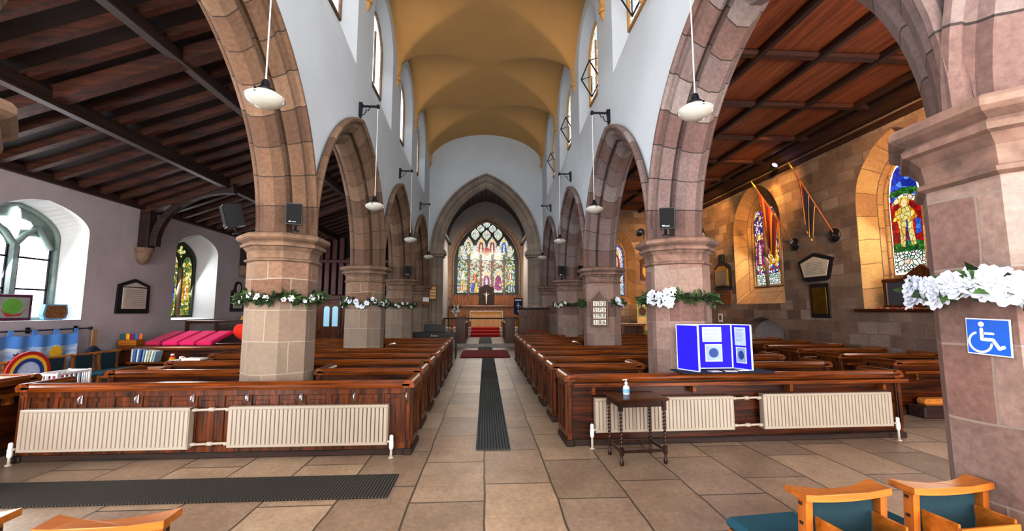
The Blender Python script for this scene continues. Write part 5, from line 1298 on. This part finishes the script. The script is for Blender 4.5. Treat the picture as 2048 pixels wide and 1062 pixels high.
for s, y in ((-1, 21.0), (1, 21.0)):
    w = empty('wall_statue', (s * 2.33, y, 2.55), 0, label='small dark canopied statue on the chancel wall, %s-aisle side' % ('plastered' if s < 0 else 'stone-walled'), cat='statue')
    mb = MB(); mb.lathe([(.02, -.1), (.1, .0), (.12, .05)], 10, -s * .12, 0); mb.build('bracket', m_dark, w)
    mb = MB(); mb.lathe([(.07, .05), (.09, .1), (.06, .35), (.08, .5), (.03, .56), (.045, .6), (.04, .68), (0, .72)], 10, -s * .12, 0); mb.build('figure', m_dark, w)
    mb = MB(); mb.lathe([(.12, .75), (.11, .82), (.04, .95), (0, 1.15)], 8, -s * .12, 0); mb.build('canopy', m_dark, w)
mb = MB(); mb.box(-2.28, -2.26, 19.2, 19.75, 1.1, 2.2); mb.box(-2.262, -2.256, 19.3, 19.65, 1.25, 1.7, 1)
mb.build('hanging', [plain('pale_hanging', '#c9cfdd', .9, var=.15), plain('hanging_blue', '#5a78b8', .9)], label='pale blue-white hanging on the chancel wall above the choir stall', cat='hanging')

# ------------------------------------------------------------------ end of the stone-walled aisle
w = empty('vestment_table', (5.68, 16.5, 0), 0, label='plain oak table with white top cloth below the slim blue-edged window', cat='table')
mb = MB(); mb.box(-.48, .48, -.25, .25, 1.0, 1.08, c=.01); mb.build('table_top', m_oakp, w); mb = MB(); mb.box(-.5, .5, -.27, .27, 1.08, 1.1, c=.004); mb.build('top_cloth', m_paper, w)
mb = MB(); mb.box(-.44, .44, -.02, .02, .15, 1.0); mb.build('panel', m_woodz, w)
for sx in (-1, 1):
    for sy in (-1, 1): mb = MB(); mb.box(sx * .42 - .03, sx * .42 + .03, sy * .2 - .03, sy * .2 + .03, 0, 1.0, c=.005); mb.build('leg', m_oakp, w)
w = empty('display_banner', (6.57, 17.1, 0), 0, label='cream pull-up banner with round photograph and green foot on the stone aisle end wall', cat='banner')
mb = MB(); mb.box(-.43, .43, -.004, .0, .1, 2.08); mb.build('printed_sheet', plain('cream_sheet', '#dcc594', .7), w)
mb = MB(); mb.box(-.4, .4, -.008, -.004, 1.9, 2.02, 0); mb.box(-.4, -.02, -.008, -.004, 1.35, 1.78, 1); plate(mb, lambda a, z, d: (a, d, z), circ(-.21, 1.56, .15, .17), -.01, 2)
mb.box(.05, .38, -.008, -.004, 1.5, 1.6, 0); mb.box(-.4, .4, -.008, -.004, .14, .8, 3); lines(mb, .05, .38, .9, 1.4, 8, -.006, 0)
mb.build('print', [plain('print_rust', '#a8562c', .7), plain('print_green', '#8c9a6a', .7), plain('print_dark', '#5a4038', .7), plain('print_leaf', '#7c9440', .7)], w)
mb = MB(); mb.box(-.45, .45, -.12, .12, 0, .1, c=.02); mb.build('stand_base', m_steel, w)
w = empty('votive_stand', (6.75, 16.4, 0), 0, label='black iron votive candle stand in front of the cream banner', cat='candle stand')
mb = MB(); mb.lathe([(.22, 0), (.2, .03), (.03, .06), (.025, 1.0)], 14); mb.build('pedestal', m_iron, w)
mb = MB(); mb.box(-.32, .32, -.16, .16, 1.0, 1.04, c=.006); mb.box(-.32, .32, .12, .16, 1.04, 1.35)
for k in range(11): mb.box(-.3 + .06 * k - .008, -.3 + .06 * k + .008, -.16, -.14, 1.04, 1.22)
mb.box(-.32, .32, -.165, -.14, 1.2, 1.23); mb.build('candle_tray', m_iron, w)
w = empty('framed_picture', (4.3, EY, 1.75), 0, label='small orange picture in a wooden frame on the far stone wall between columns', cat='picture')
mb = MB(); mb.box(-.16, .16, -.03, 0, -.32, .32, c=.008); mb.build('frame', m_oakp, w); mb = MB(); mb.box(-.11, .11, -.034, -.03, -.26, .26); mb.build('print', plain('orange_print', '#b8601c', .6, var=.4, scale=12), w)

# ------------------------------------------------------------------ children's corner in the plastered aisle
pew(3.85 - .75, 3.85 + .75, 0, 'dark oak pew set sideways along the frame edge beside the brush mat', 'sideways pews', .85)
sp = [o for o in bpy.data.objects if o.get('label', '').startswith('dark oak pew set sideways')][0]; sp.location = (-5.32, 4.75, 0); sp.rotation_euler = (0, 0, PI / 2)
for k, y in enumerate((7.33, 7.89, 8.44, 8.95)):
    church_chair(-7.08, y, ['teal-padded oak chair hidden behind the rainbow arch, under the cloud banner', 'teal-padded oak chair under the sun on the cloud banner', 'teal-padded oak chair between the cloud banner and the bookshelf', 'teal-padded oak chair nearest the row of picture books'][k], -PI / 2, False, 'teal chairs along the plastered wall')
w = empty('rainbow_arch', (-6.55, 6.68, 0), -PI / 2, label='free-standing painted rainbow arch behind the sideways pew', cat='arch')
for k, (c, r) in enumerate((('#b02018', .31), ('#e0b32a', .262), ('#1c3a8c', .214))):
    mb = MB(); o_ = [(r * math.cos(a), .70 + r * math.sin(a)) for a in [PI * q / 20 for q in range(21)]]; i_ = [((r - .05) * math.cos(a), .70 + (r - .05) * math.sin(a)) for a in [PI * q / 20 for q in range(21)]]
    o_ = [(r, 0)] + o_ + [(-r, 0)]; i_ = [(r - .05, 0)] + i_ + [(-r + .05, 0)]
    for q in range(len(o_) - 1): mb.prism([o_[q], o_[q + 1], i_[q + 1], i_[q]], lambda a, b: (a, -.012, b), lambda a, b: (a, .012, b))
    mb.build('colour_band', plain('rainbow_%d' % k, c, .6), w)
mb = MB(); mb.face([(-.16, 0, 0), (.16, 0, 0)] + [(.164 * math.cos(PI * q / 12), 0, .70 + .164 * math.sin(PI * q / 12)) for q in range(13)]); mb.build('cloud_panel', plain('cloud_panel', '#b8c6de', .7, var=.2, scale=5), w)
w = empty('wall_banner', (-7.6, 7.6, 0), PI / 2, label='pale blue cloud banner with a yellow sun hung by loops from a black rod', cat='banner')
mb = MB(); N, M_ = 40, 6
P = [[(-.98 + 1.9 * i / N, -.03 + .02 * math.sin(i * .9), 1.2 - .03 * abs(math.sin(PI * (i / N) * 5)) - .72 * j / M_) for j in range(M_ + 1)] for i in range(N + 1)]
mb.grid(P, 0, True, lambda i, j: (i / N, j / M_))
t = NT('cloud_cloth'); uv = t.coord('UV'); sp_ = t.node('ShaderNodeSeparateXYZ'); t.link(uv, sp_.inputs[0]); nn = t.noise(uv, 5, 3)
t.col(t.mix(t.math('LESS_THAN', sp_.outputs['Y'], .28), t.ramp(nn, [(.42, H('#8fb4e0')), (.6, H('#cfdcee'))]), H('#5f9be0'))); t.set(Roughness=.9)
mb.build('cloth', t.m, w)
mb = MB()
for i in range(6): x = -.95 + 1.84 * i / 5; mb.box(x - .04, x + .04, -.035, -.028, 1.18, 1.27)
mb.build('hanging_loop', plain('sky_blue_loop', '#5f9be0', .9), w)
mb = MB(); plate(mb, lambda a, z, d: (a, d, z), [(.52 + (.1 if q % 2 else .14) * math.cos(PI * q / 12), .86 + (.1 if q % 2 else .14) * math.sin(PI * q / 12)) for q in range(24)], -.06); mb.build('yellow_sun', plain('sun_yellow', '#e6c02c', .8), w)
for x, z, c in ((-.42, .82, '#5a2a78'), (-.12, .86, '#8a2a68')):
    mb = MB(); plate(mb, lambda a, z_, d: (a, d, z_), [(x + .07 * (.6 + .4 * math.cos(5 * q * PI / 12)) * math.cos(q * PI / 12), z + .07 * (.6 + .4 * math.cos(5 * q * PI / 12)) * math.sin(q * PI / 12)) for q in range(24)], -.06); mb.build('felt_flower', plain('felt' + c[1:4], c, .9), w)
w2 = empty('curtain_rod', (-7.62, 7.6, 1.26), PI / 2, label='black iron curtain rod with knob end carrying the cloud banner', cat='rod')
mb = MB(); mb.tube([(-1.1, -.03, 0), (1.18, -.03, 0)], .012, 8); mb.build('rod', m_iron, w2)
mb = MB(); mb.M = Matrix.Translation((1.2, -.03, 0)); mb.lathe([(0, -.035), (.03, -.02), (.035, 0), (.03, .02), (0, .035)], 12); mb.build('knob', m_iron, w2)
mb = MB()
for x in (-.9, .2, 1.05): mb.box(x - .012, x + .012, -.04, .12, -.012, .012); mb.box(x - .03, x + .03, .1, .12, -.05, .05)
mb.build('wall_bracket', m_iron, w2)
w = empty('hanging_toy', (-7.56, 8.85, .72), PI / 2, label='dark blue and white toy hanging on a tan strap below the rod end', cat='toy')
mb = MB(); mb.box(-.05, .05, -.02, 0, .2, .5); mb.build('strap', plain('tan_strap', '#a8845a', .8), w)
mb = MB(); mb.ext_y([(-.16, 0), (.16, 0), (.12, .1), (.0, .2), (-.1, .14)], -.06, .02); mb.build('toy_body', plain('toy_navy', '#25324f', .6), w)
mb = MB(); mb.box(-.14, .14, -.065, -.06, .02, .05); mb.build('white_stripe', m_white, w)
w = empty('framed_picture', (NW - .1, 7.62, 1.425), PI / 2, label='purple-framed child\'s picture with a green shape standing on the bright window sill', cat='picture')
mb = MB(); mb.box(-.3, .3, -.03, 0, 0, .44, c=.006); mb.build('frame', plain('plum_frame', '#5c2448', .5), w)
mb = MB(); mb.box(-.25, .25, -.034, -.03, .05, .39); mb.build('painting', plain('grey_paint', '#9aa49c', .8, var=.2), w)
mb = MB(); plate(mb, lambda a, z, d: (a, d, z), circ(-.02, .24, .15, .13), -.037); mb.build('green_shape', plain('paint_green', '#6fae45', .8), w)
mb = MB(); mb.ext_y([(-.2, .2), (-.14, .14), (0, .1), (.12, .13), (.18, .2), (.1, .08), (-.1, .07)], -.041, -.038); mb.build('red_shape', plain('paint_red', '#b33a34', .8), w)
w = empty('printed_plaque', (NW - .08, 8.3, 1.425), PI / 2, label='blue-edged rounded plaque with a brown picture standing on the bright window sill', cat='plaque')
mb = MB(); o_ = [(-.2, .02), (-.12, 0), (.12, 0), (.2, .03), (.23, .12), (.2, .28), (-.2, .28), (-.23, .1)]; mb.ext_y(o_, -.05, .02); mb.build('plaque_body', plain('pale_blue_edge', '#7fb0d0', .4), w)
mb = MB(); plate(mb, lambda a, z, d: (a, d, z), [(a * .85, .03 + z * .82) for a, z in o_], -.053); mb.build('picture', plain('brown_scene', '#8a5c34', .6, var=.6, scale=22), w)
w = empty('toy_cot', (-5.9, 6.5, 0), 0, label='white slatted toy cot standing beside the sideways pew', cat='toy')
for x in (-.14, .14):
    for y in (-.24, .24): mb = MB(); mb.box(x - .014, x + .014, y - .014, y + .014, 0, .76, c=.003); mb.build('post', m_white, w)
for x in (-.14, .14):
    mb = MB(); mb.box(x - .01, x + .01, -.24, .24, .72, .75); mb.box(x - .01, x + .01, -.24, .24, .5, .53)
    for k in range(7): mb.box(x - .007, x + .007, -.2 + k * .066 - .008, -.2 + k * .066 + .008, .52, .73)
    mb.build('slatted_side', m_white, w)
for y in (-.24, .24):
    mb = MB(); mb.box(-.14, .14, y - .01, y + .01, .72, .75); mb.box(-.14, .14, y - .01, y + .01, .5, .53)
    for k in range(3): mb.box(-.07 + k * .07 - .008, -.07 + k * .07 + .008, y - .007, y + .007, .52, .73)
    mb.build('slatted_end', m_white, w)
mb = MB(); mb.box(-.13, .13, -.23, .23, .5, .52); mb.build('cot_base', m_white, w)
mb = MB(); mb.box(-6.0, -5.82, 6.36, 6.6, .522, .7, c=.04); mb.build('bundle', plain('magenta_bundle', '#a82a5a', .9, var=.3, scale=9), label='magenta bundle lying inside the white toy cot', cat='toy')
for k, (x, y) in enumerate(((-5.62, 7.0), (-5.3, 7.28))):
    w = empty('child_chair', (x, y, 0), .3, label='small honey oak child\'s chair, %s' % ['beside the white toy cot', 'between the toy cot and the pews'][k], cat='chair', group='small chairs by the toys')
    for sx in (-.14, .14):
        mb = MB(); mb.box(sx - .014, sx + .014, -.15, -.12, 0, .64, c=.004); mb.build('back_post', m_chair, w)
        mb = MB(); mb.box(sx - .014, sx + .014, .12, .15, 0, .33, c=.004); mb.build('front_leg', m_chair, w)
    mb = MB(); mb.box(-.16, .16, -.15, .16, .33, .355, c=.006); mb.build('seat', m_chairx, w)
    for z in (.42, .5, .6): mb = MB(); mb.box(-.13, .13, -.142, -.128, z, z + .035, c=.003); mb.build('back_rail', m_chairx, w)
w = empty('low_shelf', (-6.6, 9.335, 0), 0, label='low wooden shelf unit with picture books and toys on top', cat='shelf')
mb = MB(); mb.box(-.6, .55, -.14, .13, .53, .56, c=.005); mb.build('shelf_top', m_woodlt, w)
for s in (-1, 1): mb = MB(); mb.box(s * .52, s * .55, -.13, .12, 0, .53, c=.004); mb.build('side_panel', m_wood, w)
mb = MB(); mb.box(-.52, .52, .1, .12, .03, .53); mb.box(-.52, .52, -.13, .1, .03, .06); mb.box(-.52, .52, -.13, .1, .28, .3); mb.build('inner_shelf', m_wood, w)
cols_ = ['#c9d4e0', '#4a78b8', '#e4e6ea', '#2f5c9a', '#8fb0cc', '#f0eee6', '#c2ccb0', '#e8ecec', '#9cc0d0']
for k in range(9):
    mb = MB(); hh = .26 - .006 * k; mb.box(-.012, .012, -.1, .1, 0, hh, c=.002)
    o = mb.build('book', plain('cover_%d' % k, cols_[k], .5, var=.15, scale=20), label='%s picture book standing in the row on the low shelf, %s from the wall' % (['pale grey', 'mid blue', 'off-white', 'navy blue', 'light blue', 'cream', 'sage', 'white', 'aqua'][k], ['first', 'second', 'third', 'fourth', 'fifth', 'sixth', 'seventh', 'eighth', 'ninth'][k]), cat='book', group='picture books on the low shelf')
    o.location = (-7.14 + .052 * k + .02, 9.32, .562); o.rotation_euler = (0, .02 + .022 * k, 0)
w = empty('stacking_toy', (-6.4, 9.33, .561), 0, label='rainbow-striped stacking toy on the low shelf beside the books', cat='toy')
for k, c in enumerate(('#3a78b8', '#e0b02a', '#d8702a', '#b8282a', '#e8e4e0')): mb = MB(); mb.lathe([(.065 - .008 * k, .03 * k), (.07 - .008 * k, .03 * k + .015), (.065 - .008 * k, .03 * k + .03)], 14); mb.build('ring', plain('ring_%d' % k, c, .4), w)
w = empty('mug', (-6.22, 9.33, .561), 0, label='white patterned mug beside the rainbow stacking toy', cat='mug')
mb = MB(); mb.lathe([(.04, 0), (.045, .02), (.045, .1), (.04, .1), (.038, .02)], 16); mb.build('cup', plain('mug_pattern', '#d8d8d6', .3, var=.3, scale=30), w); mb = MB(); mb.tube([(.043, 0, .08), (.075, 0, .07), (.075, 0, .035), (.043, 0, .025)], .008, 6); mb.build('handle', m_white, w)
pew(-7.6, -5.08, 9.5, 'oak pew back behind the low bookshelf with the pink cushions resting on it', 'pews in the children\'s corner', .86, ledge=False, ends=(0, 1))
pew(-7.6, -5.08, 10.55, 'oak pew standing behind the pink cushions under the wall tablet', 'pews in the children\'s corner', .84, ledge=False, ends=(0, 1), seat_d=.3)
m_pink = plain('hot_pink_cushion', '#d81f6c', .9, var=.06); m_pinkd = plain('deep_pink_cushion', '#a8184e', .9, var=.06)
for k in range(4):
    mb = MB(); mb.box(-.165, .165, -.42, .42, 0, .1, c=.035); o = mb.build('cushion', m_pinkd if k == 0 else m_pink, label='%s pink cushion on the slanted pew row, %s from the plastered wall' % ('deep' if k == 0 else 'bright', ['first', 'second', 'third', 'fourth'][k]), cat='cushion', group='pink cushions on the pew backs')
    o.location = (-7.0 + .345 * k, 9.98, .94); o.rotation_euler = (.25, 0, 0)
mb = MB(); N, M_ = 16, 12
P = [[((.26 + .03 * math.sin(3 * 2 * PI * i / N)) * math.cos(2 * PI * i / N) * math.sin(PI * j / M_) * 1.1, .2 * math.sin(2 * PI * i / N) * math.sin(PI * j / M_), .26 * (1 - math.cos(PI * j / M_)) / 1.4 + (.1 * max(0, math.sin(PI * j / M_)) * math.cos(2 * PI * i / N + 2))) for j in range(M_ + 1)] for i in range(N)]
mb.grid(P, 0, True, None, True); o = mb.build('bean_bag', plain('orange_red_fabric', '#e8321c', .9, var=.08), label='crumpled orange-red bean bag at the end of the pink cushions', cat='bean bag'); o.location = (-5.5, 10.3, .9)
w = empty('book_crate', (-7.45, 9.6, .861), 0, label='small wooden crate of colourful picture books on the pew beside the wall', cat='crate')
mb = MB()
for a in ((-.2, .2, -.1, -.085), (-.2, .2, .085, .1), (-.2, -.185, -.1, .1), (.185, .2, -.1, .1)): mb.box(a[0], a[1], a[2], a[3], 0, .13, c=.003)
mb.box(-.2, .2, -.1, .1, 0, .012); mb.build('crate_sides', m_chairx, w)
for k, (c, n_) in enumerate((('#2a5a5c', 'teal'), ('#d8a02a', 'yellow'), ('#7a2a5a', 'plum'), ('#3a6a9c', 'blue'), ('#c06a2a', 'orange'))):
    mb = MB(); mb.box(-.05, .05, -.007, .007, 0, .22, c=.002); o = mb.build('book', plain('crate_cover_%d' % k, c, .5, var=.4, scale=15), label='%s picture book standing in the wooden crate on the pew' % n_, cat='book', group='books in the crate'); o.location = (-7.565 + .057 * k, 9.55 + .025 * k, .89); o.rotation_euler = (-.03, .06 * (k - 2), 0)
w = empty('settle', (-7.05, 11.75, 0), .12, label='dark oak settle with open framed back under the yellow-green window', cat='bench')
mb = MB(); mb.box(-.7, .75, -.03, .02, 1.26, 1.34, c=.01); mb.box(-.7, .75, -.03, .02, .95, 1.02, c=.01)
for x in (-.7, -.02, .7): mb.box(x, x + .08, -.03, .02, .1 if x != -.02 else .95, 1.3, c=.008)
mb.build('back_frame', m_wood, w); mb = MB(); mb.box(-.7, .75, 0, .4, .42, .47, c=.01); mb.build('seat', m_wood, w)
for x in (-.68, .7): mb = MB(); mb.box(x, x + .06, .34, .4, 0, .42, c=.006); mb.build('front_leg', m_wood, w)
w = empty('cupboard', (-6.95, 13.1, 0), 0, label='dark low cupboard by the plastered wall behind the first column', cat='cupboard')
mb = MB(); mb.box(-.7, .7, -.2, .25, 0, 1.2, c=.01); mb.build('carcass', m_dark, w)
for s in (-1, 1): mb = MB(); mb.box(s * .35 - .32, s * .35 + .32, -.22, -.2, .06, 1.14, c=.008); o = mb.build('door', m_dark, w); mb = MB(); mb.lathe([(.0, -.01), (.015, .0), (0, .012)], 8, s * .08, -.23); mb.v = [(x, y, z + .65) for x, y, z in mb.v]; mb.build('knob', m_brass, o)
mb = MB(); mb.box(-.2, .2, -.12, .12, 0, .12, c=.01); o = mb.build('cardboard_box', plain('tan_card', '#a8813c', .8), label='tan cardboard box tilted on the dark cupboard near the organ', cat='box'); o.location = (-6.93, 13.1, 1.262); o.rotation_euler = (0, .3, .1)
mb = MB(); mb.box(-.14, .14, -.1, .1, 0, .03, c=.004); o = mb.build('book', m_paper, label='white open book lying on top of the pew end near the first plastered-aisle column', cat='book'); o.location = (-4.6, 7.2, .815)
w = empty('stool', (-5.9, 8.05, 0), .2, label='light oak stool with a blue book beneath, between the low shelf and the pews', cat='stool')
mb = MB(); mb.box(-.24, .24, -.14, .14, .56, .6, c=.01); mb.build('stool_top', m_chairx, w)
for sx in (-1, 1): mb = MB(); mb.box(sx * .2 - .015, sx * .2 + .015, -.12, .12, 0, .56, c=.004); mb.build('leg', m_chair, w)
mb = MB(); mb.box(-.18, .18, -.1, .1, .3, .32); mb.build('lower_shelf', m_chairx, w)
mb = MB(); mb.box(-.1, .1, -.08, .08, 0, .1, c=.004); o = mb.build('book', plain('bright_blue_cover', '#3a84c8', .5), label='bright blue book on the lower shelf of the light oak stool', cat='book'); o.location = (-5.9, 8.05, .322)

# ------------------------------------------------------------------ light
wd = bpy.data.worlds.new('sky'); sc.world = wd; wd.use_nodes = True
bg = wd.node_tree.nodes['Background']; bg.inputs[0].default_value = (.95, .96, 1.0, 1); bg.inputs[1].default_value = 1.6
def spot(name, loc, to, col, power, ang, blend=.6, rad=.05):
    l = bpy.data.lights.new(name, 'SPOT'); l.energy = power; l.color = col; l.spot_size = math.radians(ang); l.spot_blend = blend; l.shadow_soft_size = rad
    o = bpy.data.objects.new(name, l); COL.objects.link(o); o.location = loc
    o.rotation_euler = (Vector(to) - Vector(loc)).to_track_quat('-Z', 'Y').to_euler(); return o
def area(name, loc, to, col, power, sx, sy, spread=180):
    l = bpy.data.lights.new(name, 'AREA'); l.shape = 'RECTANGLE'; l.size = sx; l.size_y = sy; l.energy = power; l.color = col; l.spread = math.radians(spread)
    o = bpy.data.objects.new(name, l); COL.objects.link(o); o.location = loc
    o.rotation_euler = (Vector(to) - Vector(loc)).to_track_quat('-Z', 'Y').to_euler(); return o
AMB = (1.0, .58, .16)
spot('amber_flood', (6.6, 5.2, 5.7), (8.6, 8.9, 4.3), AMB, 800, 62, .8)
spot('amber_flood', (6.6, 9.2, 5.75), (8.6, 13.6, 4.2), AMB, 950, 62, .8)
spot('amber_flood', (8.0, 11.3, 5.55), (8.35, 12.2, 4.2), AMB, 110, 70, .5)
spot('amber_flood', (6.6, 12.5, 5.75), (8.4, 17.0, 4.0), AMB, 800, 70, .8)
spot('amber_flood', (5.8, 13.0, 5.6), (6.6, 18.2, 2.9), AMB, 650, 70, .8)
# daylight coming through the windows
for y in CLY:
    area('clerestory_daylight', (-2.64, y, 7.6), (1.5, y, 3.5), (.93, .97, 1), 10, .9, 1.4)
    area('clerestory_daylight', (2.64, y, 7.6), (-1.5, y, 3.5), (.93, .97, 1), 10, .9, 1.4)
for y in (3.85, 7.77, 11.83, 15.85): area('aisle_daylight', (NW - .3, y, 2.4), (NW + 3, y, 1.6), (.95, .97, 1), 110 if y > 4 else 320, 1.1, 1.6)
for y in (3.9, 8.1, 12.9): area('aisle_daylight', (SW + .42, y, 3.3), (SW - 3, y, 1.0), (1, .97, .95), 60, 1.0, 1.8)
area('chancel_daylight', (0, 26.9, 4.5), (0, 20, 1), (1, .97, .92), 200, 3.2, 3.6)
# large fill lamps added behind the viewer, out of view
area('west_fill', (0, -3.2, 4.0), (0, 8, 2.2), (1, .95, .88), 600, 4.5, 5.5)
area('west_fill', (-4.6, -2.4, 1.8), (-7.4, 9, 3.0), (1, .94, .9), 560, 3.0, 2.6)
area('chancel_fill', (0, 24.5, 5.4), (0, 27, 1.8), (1, .86, .66), 160, 2.5, .5)  # added fill that brightens the reredos, no fitting modelled
for s in (-1, 1): area('chancel_side_fill', (s * 2.28, 22.5, 4.2), (-s * 1.5, 25.5, 4.8), (.98, .98, 1), 60, 1.6, 1.8)  # added fills from both sides, the chancel walls have no windows here
area('west_fill', (4.9, -2.4, 1.8), (8.2, 9, 2.6), (1, .95, .9), 620, 3.2, 2.6)  # added fill from behind the viewer for the stone-walled aisle
# ------------------------------------------------------------------ camera
cam = bpy.data.cameras.new('camera'); co = bpy.data.objects.new('camera', cam); COL.objects.link(co)
cam.sensor_width = 36; cam.lens = 855 / 2048 * 36; cam.clip_start = .05; cam.clip_end = 200
co.location = (0, 0, 1.6); co.rotation_euler = (PI / 2 + math.radians(5.98), 0, -math.radians(3.53))
sc.camera = co
sc.view_settings.view_transform = 'Standard'; sc.view_settings.look = 'None'; sc.view_settings.exposure = 0.15; sc.view_settings.gamma = 1.0
sc.view_settings.use_curve_mapping = True
cm = sc.view_settings.curve_mapping; cv = cm.curves[3]; cv.points.new(.22, .175); cv.points.new(.7, .745); cm.update()
sc.cycles.max_bounces = 8; sc.cycles.diffuse_bounces = 5; sc.cycles.glossy_bounces = 3; sc.cycles.sample_clamp_indirect = 6
